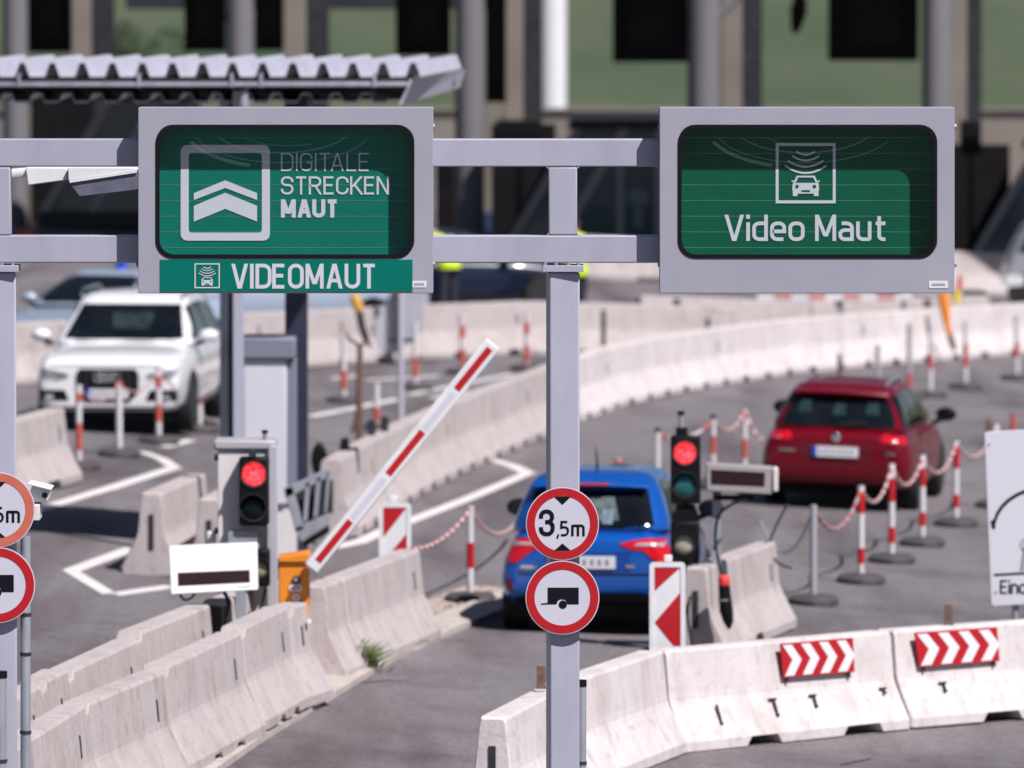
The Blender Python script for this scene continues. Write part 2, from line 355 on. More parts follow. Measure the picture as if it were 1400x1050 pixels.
# kerb strip beside the near barrier row, dirt lip along it, joint seams
kp = [on(u, v) for u, v in ((232, 1072), (333, 1004), (425, 950), (510, 900), (590, 864), (665, 834), (735, 806))]
ribbon('kerb', kp, .42, .05, mat('kerb_concrete', (.40, .35, .32), .9, col2=(.56, .50, .47), scale=6, bump=.3), thick=.12)
ribbon('path', [p+V((-.42, .1, 0)) for p in kp], .55, .006, DIRT)
SEAM = mat('tar_seam', (.05, .045, .05), .7)
for p in ([(493, 934), (535, 931), (560, 932)], [(1150, 1046), (1190, 1038)]):
    ribbon('lane_marking', [on(u, v) for u, v in p], .035, .005, SEAM)

# ---------------------------------------------------------------- concrete barriers
PROF = [(.30, 0), (.30, .075), (.287, .10), (.234, .20), (.184, .30), (.155, .36), (.140, .40), (.132, .45), (.121, .56), (.108, .68), (.099, .775), (.085, .80)]
def wid(z):
    for (a, za), (b, zb) in zip(PROF, PROF[1:]):
        if z <= zb: return a+(b-a)*(z-za)/(zb-za)
    return PROF[-1][0]
def barrier(p0, p1, label, group=None, hgt=.80, mt=None, notches=((.24, .36), (.66, .78)), slots=True, handles=(), nh=.09, jig=.012, side=-1, ps=1.0, cut=.06, sh=(.10, .035), tn=0.0, lift=0.0):
    """one jersey segment from p0 to p1 (ground points on its centre line)"""
    mt = mt or CONC; p0, p1 = V(p0), V(p1); d = p1-p0; L = d.length-cut; mid = (p0+p1)/2
    yaw = math.atan2(d.y, d.x); pitch = -math.asin(d.z/d.length)
    t = thing('concrete_barrier', label, 'barrier', mid+V((0, 0, random.uniform(0, jig)+lift)), (0, pitch, yaw+random.uniform(-jig, jig)*.6), group)
    k = hgt/.80
    def sec(x, zb, sh=0.0, zt=9.0):
        pr = [(w*ps, z) if z >= zb else (wid(zb)*ps, zb) for w, z in PROF]; pr = [(w, z) if z <= zt else (wid(zt)*ps*(w/.1 if z > .79 else 1), zt) for w, z in pr]
        return [V((x, w*(1-sh), (z-(.02 if sh and z > .7 else 0))*k)) for w, z in pr]+[V((x, -w*(1-sh), (z-(.02 if sh and z > .7 else 0))*k)) for w, z in pr[::-1]]
    st = [(-.5*L, 0, sh[0]), (-.5*L+.015, 0, sh[1]), (-.5*L+.04, 0, 0)]
    if tn: st = [(-.5*L, 0, sh[0], .80-tn), (-.5*L+.015, 0, sh[1], .80-tn), (-.5*L+.16, 0, 0, .80-tn), (-.5*L+.19, 0, 0)]
    for a, b in notches:
        xa, xb = (a-.5)*L, (b-.5)*L
        st += [(xa-.04, 0, 0), (xa, nh*.6, 0), (xa+.03, nh, 0), (xb-.03, nh, 0), (xb, nh*.6, 0), (xb+.04, 0, 0)]
    st += [(.5*L-.04, 0, 0), (.5*L-.015, 0, sh[1]), (.5*L, 0, sh[0])]
    MB().loft([sec(*s) for s in st]).build('concrete_body', mt, t, world=False, smooth=0)
    if slots:
        for sx in (.5*L-.48,):
            for sd in (-1, 1):
                mb = MB(); w0, w1 = wid(.46)*ps, wid(.62)*ps
                mb.add([(sx-.034, sd*(w0+.003), .46*k), (sx+.034, sd*(w0+.003), .46*k), (sx+.034, sd*(w1+.003), .62*k), (sx-.034, sd*(w1+.003), .62*k),
                        (sx-.034, sd*(w0-.05), .46*k), (sx+.034, sd*(w0-.05), .46*k), (sx+.034, sd*(w1-.05), .62*k), (sx-.034, sd*(w1-.05), .62*k)],
                       [(0, 1, 2, 3), (4, 7, 6, 5), (0, 4, 5, 1), (1, 5, 6, 2), (2, 6, 7, 3), (3, 7, 4, 0)])
                mb.build('lifting_slot', DGREY, t, world=False, smooth=0)
        for ex in (-.5*L-.004, .5*L+.004):
            MB().box((ex, 0, .42*k), (.012, .05, .34*k)).build('coupling_slot', DGREY, t, world=False, smooth=0)
    for hx_, hk, hl_ in handles:
        mb = MB(); z1 = .34*k; y1 = side*(wid(.34)*ps+.03); x = (hx_-.5)*L
        if hk: mb.tube([(x-.055, y1-side*.01, z1), (x+.055, y1-side*.01, z1)], .010, 6)
        mb.tube([(x, y1, z1), (x-.005, y1+side*.35*hl_, z1-hl_*k)], .011, 6).tube([(x-.02, y1+side*.35*hl_, z1-hl_*k+.015), (x+.01, y1+side*.35*hl_, z1-hl_*k)], .012, 6)
        mb.build('lifting_bar', DGREY, t, world=False)
    return t
ORD = ['first', 'second', 'third', 'fourth', 'fifth', 'sixth', 'seventh', 'eighth', 'ninth', 'tenth', 'eleventh', 'twelfth', 'thirteenth', 'fourteenth', 'fifteenth', 'sixteenth', 'seventeenth', 'eighteenth', 'nineteenth', 'twentieth']
def gp(u, v, dz=.80): p = on(u, v, dz); return V((p.x, p.y, p.z-dz))

# near row beside the kerb (front left)
row = [(-15, 1035), (97, 963), (207, 916), (313, 867), (378, 836), (409, 826)]
names = ['grey concrete barrier at the lower corner, foot of the gantry post', 'stained concrete barrier, second from the gantry post in the kerb row', 'concrete barrier in the kerb row just in front of the white display',
         'concrete barrier in the kerb row beside the orange box', 'short concrete end piece at the foot of the orange barrier box']
for i, (a, b) in enumerate(zip(row, row[1:])):
    barrier(gp(*a), gp(*b), names[i], 'concrete barriers along the kerb', notches=((.3, .4), (.6, .7)) if i < 4 else (), nh=.05, tn=.07, lift=(0, -.01, .015, .045, .03)[i])
barrier(gp(428, 801), gp(453, 791), 'small concrete piece squeezed in right behind the orange box', 'concrete barriers along the kerb', notches=(), slots=False)
barrier(gp(453, 791), gp(562, 751), 'clean concrete barrier between orange box and small striped beacon', 'concrete barriers along the kerb', notches=((.62, .8),), nh=.04)
# parallel row behind it
row = [(-40, 975), (38, 936), (77, 917), (172, 873), (270, 833)]
names = ['concrete barrier in the rear row partly hidden by the gantry post', 'short concrete barrier in the rear row next to the grey pipe', 'streaked concrete barrier in the rear row, second before the display', 'concrete barrier in the rear row ending at a black gap below the display']
for i, (a, b) in enumerate(zip(row, row[1:])): barrier(gp(*a), gp(*b), names[i], 'second row of concrete barriers on the island', tn=.07, lift=(0, .01, -.01, .03)[i])
barrier(gp(292, 823), gp(370, 795), 'pale concrete barrier directly beneath the white display box', 'second row of concrete barriers on the island')
t = thing('shade_gap_block', 'black block standing in for the shaded gap in the rear barrier row', 'block', gp(281, 829))
MB().box(V(t.location)+V((0, 0, .42)), (.10, .34, .80), Matrix.Rotation(R(75), 3, 'Z')).build('shade_block_body', BLACK, t, bevel=.02)  # black stands in for the dark, shadowed gap in the barrier row
# front right row with chevron boards
row = [(674, 981), (772, 929), (893, 889), (1206, 862), (1502, 842)]
names = ['white concrete barrier end piece beginning beside the gantry post foot', 'smooth white concrete barrier between gantry post and arrow beacon', 'white concrete barrier carrying the smaller red chevron board', 'white concrete barrier carrying the larger red chevron board, cut by the frame']
FR = []
for i, (a, b) in enumerate(zip(row, row[1:])):
    hd = ((), (), ((.17, 0, .15), (.42, 1, .13), (.6, 1, .09), (.92, 1, .04)), ((.18, 1, .07), (.62, 1, .04)))[i]
    FR.append((gp(*a), gp(*b), barrier(gp(*a), gp(*b), names[i], 'white barriers in front at the road split', mt=WCONC, slots=(i == 0), handles=hd,
              notches=((), (), ((.27, .40), (.70, .86)), ((.33, .49),))[i], nh=.075)))
# second island, behind the arrow beacon
barrier(gp(952, 777), gp(1046, 741), 'lone concrete barrier behind the arrow beacon with a black sleeve hung on it', notches=((.4, .5),))
# left islands
barrier(gp(207, 674), gp(268, 647), 'concrete barrier end beside the dark roof shadow on the left lane')
barrier(gp(285, 683), gp(322, 664), 'concrete barrier partly hidden by the grey control cabinet')
barrier(gp(368, 655), gp(398, 632), 'concrete barrier end below the white booth next to steel gate')
barrier(gp(-70, 598), gp(76, 558), 'concrete barrier in front of the white car beside the gantry post')
# long curved row
curve = [(452, 629), (492, 605), (560, 571), (650, 535), (745, 501), (800, 480), (900, 459), (1050, 438), (1150, 430), (1250, 424), (1420, 413)]
def resample(pts, step):
    tot = sum((b-a).length for a, b in zip(pts, pts[1:])); step = tot/max(1, round(tot/step))-1e-6
    out = [pts[0].copy()]; acc = 0.0
    for a, b in zip(pts, pts[1:]):
        L = (b-a).length; d = step-acc
        while d <= L: out.append(a.lerp(b, d/L)); d += step
        acc = (acc+L) % step
    return out
cp = [gp(*p) for p in curve]
for it in range(2):      # round the corners of the alignment
    q = [cp[0]]
    for a, b in zip(cp, cp[1:]): q += [a.lerp(b, .25), a.lerp(b, .75)]
    cp = q+[cp[-1]]
pts = resample(cp, 4.0)
for i, (a, b) in enumerate(zip(pts, pts[1:])):
    a.z = h(a.x, a.y); b.z = h(b.x, b.y)
    barrier(a, b, f'{ORD[i]} segment of the long curved barrier counted from the steel gate', 'segments of the long curved barrier', mt=WCONC if i > 5 else CONC,
            notches=((.11, .18), (.45, .52), (.78, .85)), nh=.085, slots=(i % 2 == 0), cut=.004, sh=(0, 0), jig=.001)
# back rows
def farrow(pix, step, txt, group, **kw):
    pp = resample([gp(*p) for p in pix], step)
    for i, (a, b) in enumerate(zip(pp, pp[1:])):
        a.z = h(a.x, a.y); b.z = h(b.x, b.y); barrier(a, b, txt.format(ORD[i]), group, jig=.006, cut=.012, sh=(.02, .005), **kw)
farrow([(-90, 447), (60, 440), (240, 432), (425, 425), (560, 417), (745, 410), (870, 413), (1003, 420)], 3.9, '{} segment from the frame edge of the barrier behind the white car', 'segments of the barrier behind the white car', notches=((.2, .3), (.7, .8)))
farrow([(870, 404), (1040, 413), (1180, 411), (1345, 404)], 3.6, '{} segment of the barrier under the striped board behind the curve', 'barrier segments under the striped board', slots=False)
farrow([(795, 322), (960, 330), (1140, 340), (1400, 347)], 3.9, '{} segment of the farthest barrier in front of the toll booths', 'farthest barrier segments near the booths', slots=False)

# ---------------------------------------------------------------- sign gantry
GY = 54.0
g = thing('sign_gantry', 'grey steel portal frame on two posts carrying the green signs', 'gantry', (at(768, 0, GY).x, GY, 0))
def gpart(name, rects, depth, m=STEEL, y=GY, bevel=.008, parent=None):
    mb = MB()
    for r in rects: boxpx(*r, y, depth, mb=mb)
    return mb.build(name, m, parent or g, bevel=bevel)
gb = on(768, 700).z
zb_ = lambda u: (at(u, 0, GY).x)

for u0, u1 in ((749, 790.5), (-26, 19.5)):
    a = at(u0, 372.3, GY); b = at(u1, 372.3, GY); gx = (a.x+b.x)/2; g0 = h(gx, GY)-.05
    MB().box((gx, GY+.10, (a.z+g0)/2), (b.x-a.x, .20, a.z-g0), Matrix.Rotation(R(6.5), 3, 'Z')).build('post', STEEL, g, bevel=.012)
gpart('top_chord', [(-330, 190, 1298, 228)], .17); gpart('bottom_chord', [(-330, 322, 1298, 359.5)], .17)
gpart('upright', [(750, 228.5, 789, 321.5)], .165, y=GY+.002); gpart('upright', [(-24, 228.5, 14, 321.5)], .165, y=GY+.002)

gpart('post_flange', [(742, 363, 798, 372)], .28, y=GY-.03, bevel=.003); gpart('post_flange', [(-32, 363, 25, 372)], .28, y=GY-.03, bevel=.003)
for u0 in (745, 760, 777, 791, 2, 17):
    mb = MB(); p = at(u0, 361.5, GY-.015); mb.tube([p+V((0, 0, -.012)), p+V((0, 0, .012))], .012, 6).build('bolt', GALV, g)
def fillet(u, v, su, sv, r=5):
    fn = px_fn(GY+.004); pts = [(u, v), (u+su*r, v)]+[(u+su*r-su*r*sin(a), v+sv*r-sv*r*cos(a)) for a in (pi/8, pi/4, 3*pi/8)]+[(u, v+sv*r)]
    return fn, pts
mb = MB()
for u, su in ((750, -1), (789, 1)):
    for v, sv in ((228, 1), (322, -1)):
        fn, pts = fillet(u, v, su, sv); mb.prism(pts, fn, -.15, 0)
mb.build('weld_fillet', STEEL, g)

def sign_box(name, label, x0, y0, x1, y1, hx0, hy0, hx1, hy1, film):
    SY = GY-.155; fn = px_fn(SY); c = at((x0+x1)/2, y1, SY)
    t = thing(name, label, 'sign', (c.x, SY, c.z))
    inner = rrect(hx0, hy0, hx1, hy1, 24, 7); cx, cy = (hx0+hx1)/2, (hy0+hy1)/2; outer = rrect(x0, y0, x1, y1, 1.2, 7)
    mb = MB(); ringfaces(mb, outer, inner, fn, -.135, 0)
    hs = mb.build('housing', SIGNGREY, t, smooth=25, bevel=.004)
    mb = MB(); boxpx(x0+1, y0+1, x1-1, y1-1, SY+.262, .01, mb=mb).build('back_panel', SIGNGREY, t)
    mb = MB(); ringfaces(mb, [((a-cx)*1.0+cx, (b-cy)*1.0+cy) for a, b in inner], rrect(hx0+5, hy0+5, hx1-5, hy1-5, 20, 7), fn, -.03, .006).build('gasket', GASK, t, smooth=25)
    mb = MB(); ringfaces(mb, [(a, b) for a, b in outer], inner, fn, -.262, -.14); mb.build('housing_rear', SIGNGREY, t, smooth=25)
    v0 = hy0-4; n = 0
    while v0 < hy1+3:
        boxpx(hx0-6, v0+.2, hx1+6, min(v0+21.0, hy1+6), SY+.145, .02).build('prism_slat', film, t, smooth=0); boxpx(hx0-4, v0+21.0, hx1+4, min(v0+21.65, hy1+6), SY+.1435, .02).build('slat_edge', EDGE, t, smooth=0); v0 += 21.45
    mb = MB().prism(rrect(hx0+3, hy0+3, hx1-3, hy1-3, 22, 6), fn, -.03, -.026).build('glass_pane', PANE, t, smooth=0)
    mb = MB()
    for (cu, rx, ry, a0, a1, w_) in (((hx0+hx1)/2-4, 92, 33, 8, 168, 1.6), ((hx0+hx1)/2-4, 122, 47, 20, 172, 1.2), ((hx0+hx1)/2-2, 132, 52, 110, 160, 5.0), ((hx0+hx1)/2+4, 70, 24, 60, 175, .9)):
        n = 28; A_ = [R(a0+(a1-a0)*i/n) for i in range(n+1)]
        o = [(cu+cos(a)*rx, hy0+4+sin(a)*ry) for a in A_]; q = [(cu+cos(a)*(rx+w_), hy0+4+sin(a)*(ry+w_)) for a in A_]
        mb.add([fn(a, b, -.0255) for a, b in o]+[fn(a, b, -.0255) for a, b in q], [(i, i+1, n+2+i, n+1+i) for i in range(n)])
    mb.build('painted_reflection', REFLARC, t, smooth=0)  # curved glass reflections drawn as pale, nearly clear ribbons
    mb = MB()
    for uu in (x0, x1):
        for vv in (y0+26, y1-40):
            p = at(uu, vv, SY+.10); mb.tube([p, p+V((.012 if uu == x1 else -.012, 0, 0))], .018, 8)
    mb.build('housing_screw', GALV, t)
    return t, SY
def pane_mat():
    m = bpy.data.materials.new('sign_glass'); m.use_nodes = True; n = m.node_tree.nodes; l = m.node_tree.links
    n.remove(n['Principled BSDF']); tr = n.new('ShaderNodeBsdfTransparent'); gl = n.new('ShaderNodeBsdfGlossy'); gl.inputs['Roughness'].default_value = .02
    tr.inputs[0].default_value = (.96, .98, .97, 1)
    mx = n.new('ShaderNodeMixShader'); mx.inputs[0].default_value = .012
    l.new(tr.outputs[0], mx.inputs[1]); l.new(gl.outputs[0], mx.inputs[2]); l.new(mx.outputs[0], n['Material Output'].inputs[0]); return m
PANE = pane_mat()
REFLARC = bpy.data.materials.new('painted_reflection'); REFLARC.use_nodes = True; REFLARC.node_tree.nodes['Principled BSDF'].inputs['Base Color'].default_value = (.45, .62, .58, 1); REFLARC.node_tree.nodes['Principled BSDF'].inputs['Alpha'].default_value = .06; REFLARC.node_tree.nodes['Principled BSDF'].inputs['Roughness'].default_value = .6
def icon(mb, x0, y0, x1, y1, lw, fn, d):
    """box with radio waves over a car; pixel box"""
    w = x1-x0
    for r in ((x0, y0, x1, y0+lw), (x0, y1-lw, x1, y1), (x0, y0+lw, x0+lw, y1-lw), (x1-lw, y0+lw, x1, y1-lw)):
        mb.prism([(r[0], r[1]), (r[2], r[1]), (r[2], r[3]), (r[0], r[3])], fn, d-.002, d)
    cx = (x0+x1)/2
    for hw, yt, sag in ((.155, .125, .055), (.225, .20, .075), (.295, .28, .10), (.345, .36, .125)):
        n = 12; th = .032*w; up = []; lo = []
        for i in range(n+1):
            q = -1+2*i/n; yy = y0+w*(yt+sag*(1-q*q)); up.append((cx+q*hw*w, yy)); lo.append((cx+q*hw*w, yy+th))
        mb.prism(up+lo[::-1], fn, d-.002, d)
    def P(pts): mb.prism([(cx+a*w, y0+b*w) for a, b in pts], fn, d-.002, d)
    P([(-.155, .55), (-.135, .55), (-.10, .56), (-.155, .66), (-.21, .66)]) if False else None
    P([(-.15, .545), (.15, .545), (.205, .66), (.165, .66), (.125, .575), (-.125, .575), (-.165, .66), (-.205, .66)])
    P([(-.235, .625), (-.195, .625), (-.195, .65), (-.235, .65)]); P([(.195, .625), (.235, .625), (.235, .65), (.195, .65)])
    P([(-.215, .665), (.215, .665), (.225, .79), (-.225, .79)]); P([(-.215, .79), (-.135, .79), (-.135, .885), (-.215, .885)]); P([(.135, .79), (.215, .79), (.215, .885), (.135, .885)])
    P([(-.135, .79), (.135, .79), (.135, .845), (-.135, .845)])
    return [(cx-.145*w, y0+.725*w, .03*w), (cx+.145*w, y0+.725*w, .03*w)], (cx-.07*w, y0+.785*w, cx+.07*w, y0+.815*w)

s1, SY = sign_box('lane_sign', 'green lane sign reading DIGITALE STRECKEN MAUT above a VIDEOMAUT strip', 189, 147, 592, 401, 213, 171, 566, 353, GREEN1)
ff = px_fn(SY+.143)
mb = MB(); ringfaces(mb, rrect(247, 198, 369, 329, 9, 5), rrect(258, 209, 358, 318, 4, 5), ff, 0, .002)
mb.prism([(265, 264), (308, 246.5), (351.5, 264), (351.5, 273.5), (308, 257), (265, 273.5)], ff, 0, .002)
mb.prism([(265, 281.5), (308, 263.5), (351.5, 281.5), (351.5, 303), (308, 285.5), (265, 303)], ff, 0, .002)
mb.build('chevron_emblem', WHITES, s1, smooth=0)
mb = MB(); text(mb, 'DIGITALE', 384, 234, 505, 209, ff, .002, 2.1, gap=.20); text(mb, 'STRECKEN', 384, 266, 532, 241, ff, .002, 3.0, gap=.19); text(mb, 'MAUT', 384, 297.5, 463, 272.5, ff, .002, 5.6, gap=.30)
mb.build('lettering', WHITES, s1, smooth=0)
fs_ = px_fn(SY)
strip = boxpx(219, 355, 564, 398.5, SY-.005, .005).build('videomaut_strip', GREEN1, s1, smooth=0)
mb = MB(); eyes, slot = icon(mb, 266, 360, 300.5, 394, 1.6, fs_, .0075); text(mb, 'VIDEOMAUT', 315, 394.5, 515, 360.5, fs_, .0075, 5.0, gap=.24)
mb.build('lettering', WHITES, strip, smooth=0)
mb = MB()
for ex in eyes: mb.prism(disc(*ex, 10), fs_, .0078, .009)
mb.prism([(slot[0], slot[1]), (slot[2], slot[1]), (slot[2], slot[3]), (slot[0], slot[3])], fs_, .0078, .009); mb.build('emblem_eyes', GREEN1, strip, smooth=0)
boxpx(563, 384, 583, 393, SY-.003, .003).build('maker_plate', WHITEP, s1); mb = MB(); boxpx(566, 387, 580, 390, SY-.0045, .001, mb=mb).build('plate_print', SIGNGREY, s1)
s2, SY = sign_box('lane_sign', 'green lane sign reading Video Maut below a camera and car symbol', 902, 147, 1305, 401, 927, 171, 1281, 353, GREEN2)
mb = MB(); eyes, slot = icon(mb, 1060.5, 195.5, 1142.5, 278, 4, ff, .002)
text(mb, 'Video Maut', 989, 329.5, 1213, 293.5, ff, .002, 5.0, gap=.22); mb.build('lettering', WHITES, s2, smooth=0)
mb = MB()
for ex in eyes: mb.prism(disc(*ex, 10), ff, .0025, .0035)
mb.prism([(slot[0], slot[1]), (slot[2], slot[1]), (slot[2], slot[3]), (slot[0], slot[3])], ff, .0025, .0035); mb.build('emblem_eyes', GREEN2, s2, smooth=0)
boxpx(1270, 384, 1296, 394, SY-.003, .003).build('maker_plate', WHITEP, s2); mb = MB(); boxpx(1274, 387.5, 1292, 390.5, SY-.0045, .001, mb=mb).build('plate_print', SIGNGREY, s2)

# round signs on the posts
def round_sign(cu, cv, r, kind, label, ring=None, edge=SIGNW):
    y = GY-.05; fn = px_fn(y); c = at(cu, cv, y); t = thing('road_sign', label, 'road sign', (c.x, y, c.z), group='round prohibition signs on the gantry posts')
    MB().prism(disc(cu, cv, r, 56), fn, -.02, 0).build('sign_plate', SIGNW, t, smooth=30)
    ringfaces(MB(), disc(cu, cv, r-1.3, 56), disc(cu, cv, r*.755, 56), fn, 0, .002).build('red_ring', ring or RED, t, smooth=30)
    mb = MB()
    k = r/50
    P = lambda pts: mb.prism([(cu+a*k, cv+b*k) for a, b in pts], fn, 0, .0022)
    if kind == 'height':
        P([(-11.5, -37), (11.5, -37), (0, -26)]); P([(-11.5, 37), (11.5, 37), (0, 27)])
        text(mb, '3', cu-32*k, cv+17*k, cu-10.5*k, cv-19.5*k, fn, .0022, 5.6*k); text(mb, ',', cu-8.5*k, cv+18*k, cu-4.2*k, cv-6*k, fn, .0022, 2.6*k)
        text(mb, '5', cu-3.5*k, cv+17*k, cu+9*k, cv-4*k, fn, .0022, 3.0*k); text(mb, 'm', cu+12*k, cv+17*k, cu+30.5*k, cv+1*k, fn, .0022, 3.4*k)
    else:
        P([(-20, -13.5), (22, -13.5), (22, 9), (7, 9), (4, 3), (-2, 2), (-6, 4), (-8, 9), (-20, 9)]); P([(-29, 8), (-20, 7.2), (-20, 9), (-29, 9.4)]); mb.prism(disc(cu+.5*k, cv+9.5*k, 5.6*k, 20), fn, 0, .0022)
    mb.build('symbol', SIGNK, t, smooth=0)
    mb = MB(); boxpx(cu-20, cv-4, cu+20, cv+4, y+.021, .028, mb=mb).build('clamp', GALV, t)
    return t
round_sign(769, 716, 50, 'height', 'round red height limit sign 3,5m in front of the blue car')
round_sign(769, 817, 50.5, 'trailer', 'round red no trailers sign below the sharp 3,5m sign')
round_sign(-4, 697, 51.5, 'height', 'faded orange rimmed height limit sign cut by the frame edge', FADE)
round_sign(-4, 800, 52, 'trailer', 'red rimmed no trailers sign cut by the frame edge')
# pipes beside the posts, cameras
def pipe(u0, u1, v0, v1, y, label, cap=True, bands=()):
    c = at((u0+u1)/2, v1, y); t = thing('pipe', label, 'pipe', c, group='grey conduits beside the gantry posts'); r = (u1-u0)/2/ppm(y)
    a = at((u0+u1)/2, v0, y); MB().tube([c, a], r, 16).build('tube', GALV, t, smooth=40)
    if cap: MB().tube([a+V((0, 0, -.03)), a+V((0, 0, .012))], r*1.1, 16).build('cap', BLACK, t, smooth=40)
    for v in bands:
        p = at((u0+u1)/2, v, y); MB().tube([p+V((0, 0, -.01)), p+V((0, 0, .01))], r*1.13, 16).build('clamp_band', DGREY, t, smooth=40)
    return t
pipe(789.5, 801.5, 932, 1170, GY+.10, 'grey conduit with black cap beside the middle gantry post', True, (1043,))
pipe(28, 42, 733, 1160, GY+.10, 'tall grey conduit with clamp bands behind the two cut-off signs', False, (840, 894, 1001))
pipe(-10, 9, 920, 1160, GY-.06, 'short grey conduit with black cap at the frame edge', True, (1040,))
t = thing('surveillance_camera', 'white surveillance camera on the pole behind the faded round sign', 'camera', at(50, 676, GY+.1))
M2 = Matrix.Rotation(R(14), 3, 'Y')
MB().box(at(56, 673, GY+.35), (.12, .26, .085), M2).build('camera_body', WHITEP, t, bevel=.012)
MB().box(at(56, 663, GY+.32), (.15, .34, .012), M2).build('sun_shield', WHITEP, t, bevel=.003)
MB().tube([at(61, 677, GY+.23), at(61, 677, GY+.215)], .018, 12).build('lens', DGREY, t)
boxpx(36, 690, 54, 712, GY+.16, .28).build('bracket', CREAMP, t, bevel=.006)
# big camera hung under the top chord
t = thing('enforcement_camera', 'large white enforcement camera housing hung beside the DIGITALE sign', 'camera', at(110, 228, GY+1.3))
fn = px_fn(GY+1.30)
MB().prism([(35, 229), (92, 229), (92, 246), (38, 253.5)], fn, -.35, .0).build('camera_body', WHITEP, t, bevel=.006)
MB().prism([(93, 229), (189, 229), (189, 233), (93, 247)], px_fn(GY+1.26), -.35, 0).build('sun_shield', WHITEP, t, bevel=.005)
MB().prism([(94, 248.5), (186, 234), (186, 259), (109, 268)], px_fn(GY+1.27), -.3, 0).build('lens_tray', mat('tinted_camera_window', (.16, .16, .22), .25, col2=(.10, .11, .17), scale=6), t)
MB().prism([(95, 246.5), (187, 232), (187, 236), (95, 250)], px_fn(GY+1.255), -.3, 0).build('rim', WHITEP, t)
MB().tube([at(-10, 240, GY+.2), at(-10, 240, GY+1.45), at(36, 236, GY+1.45)], .032, 12).build('arm', CREAMP, t)

# ---------------------------------------------------------------- control cabinet island
CYB = 73.0
def prismpx(poly, y, d0, d1, name, m, parent, bevel=0, smooth=0): return MB().prism(poly, px_fn(y), d0, d1).build(name, m, parent, bevel=bevel, smooth=smooth)
base = on(335, 850); 
t = thing('control_cabinet', 'pale grey control cabinet with flat lid behind the white display', 'cabinet', (at(335, 0, CYB).x, CYB, h(-2.2)))
boxpx(298, 616, 366, 905, CYB, .40).build('cabinet_body', CREAMP, t, bevel=.01)
boxpx(292, 602, 377, 615.5, CYB-.03, .50).build('lid', mat('lid_grey', (.42, .40, .44), .5), t, bevel=.02)
boxpx(300, 800, 345, 846, CYB-.02, .02).build('vent_plate', GALV, t)
boxpx(309, 812, 314, 840, CYB-.03, .01).build('vent_slot', DGREY, t); boxpx(325, 812, 330, 840, CYB-.03, .01).build('vent_slot', DGREY, t)
for v in (622, 722): boxpx(293, v, 298.5, v+8, CYB-.01, .06).build('hinge', BLACK, t)
boxpx(282, 726, 295, 748, CYB+.05, .08).build('junction_cap', WHITEP, t, bevel=.02)
t = thing('mast', 'square pale grey mast beside the first red traffic light', 'mast', (at(373, 0, CYB).x, CYB-.05, h(-2)))
boxpx(368, 610, 379, 905, CYB-.10, .08).build('mast_tube', mat('mast_grey', (.44, .44, .50), .45), t, bevel=.006)
MB().tube([at(362, 616, CYB), at(362, 592, CYB)], .018, 10).build('mast_pin', GALV, t); MB().tube([at(362, 592, CYB), at(362, 588, CYB)], .026, 10).build('cap', BLACK, t)

def traffic_light(label, u0, v0, u1, v1, y, lens, pole=None, second=None):
    c = at((u0+u1)/2, v1, y); t = thing('traffic_light', label, 'traffic light', c, group='small signals at the lane entries')
    boxpx(u0, v0, u1, v1, y, .16).build('housing', BLACK, t, bevel=.02)
    for (cu, cv, r, m) in lens:
        p = at(cu, cv, y); rr = r/ppm(y); mb = MB(); n = 24
        rings = [[p+V((cos(2*pi*k/n)*rr*q, -.004-dz, sin(2*pi*k/n)*rr*q)) for k in range(n)] for q, dz in ((1, 0), (.95, .012), (.75, .024), (.4, .032), (.08, .035))]
        mb.loft(rings).build('lens', m, t, smooth=60)
        mb = MB(); ringfaces(mb, disc(cu, cv, r*1.18, 24), disc(cu, cv, r*1.0, 24), px_fn(y), 0, .012).build('lens_bezel', DGREY, t)
        mb = MB(); outer = []; n = 14          # visor hood over the upper half
        for i in range(n+1):
            a = R(-10)+R(200)*i/n; outer.append(a)
        vs = []; 
        for a in outer:
            for q, dd in ((1.13, .0), (1.13, .085), (1.08, .085), (1.08, 0)):
                vs.append(p+V((cos(a)*rr*q, -dd*(1 if True else 0)*(0.55+.45*max(0, sin(a))), sin(a)*rr*q)))
        fs = [(4*i+k, 4*i+(k+1) % 4, 4*i+4+(k+1) % 4, 4*i+4+k) for i in range(n) for k in range(4)]+[(0, 1, 2, 3), (4*n, 4*n+3, 4*n+2, 4*n+1)]
        mb.add(vs, fs).build('visor', BLACK, t, smooth=40)
    return t
tl = traffic_light('red traffic light mounted on the pale control cabinet', 327, 625, 367, 719, CYB-.17, ((347, 648, 16.5, REDLAMP), (346, 694, 16.5, DKLENS)))
boxpx(340, 616, 350, 625, CYB-.18, .1).build('bracket', DGREY, tl); boxpx(312, 726, 352, 746, CYB-.1, .08).build('lower_bracket', GALV, tl)
t = traffic_light('small dark signal with pale lens half hidden by the white display', 345, 751, 369, 802, CYB-.2, ((355, 777, 12, BEIGEL),))
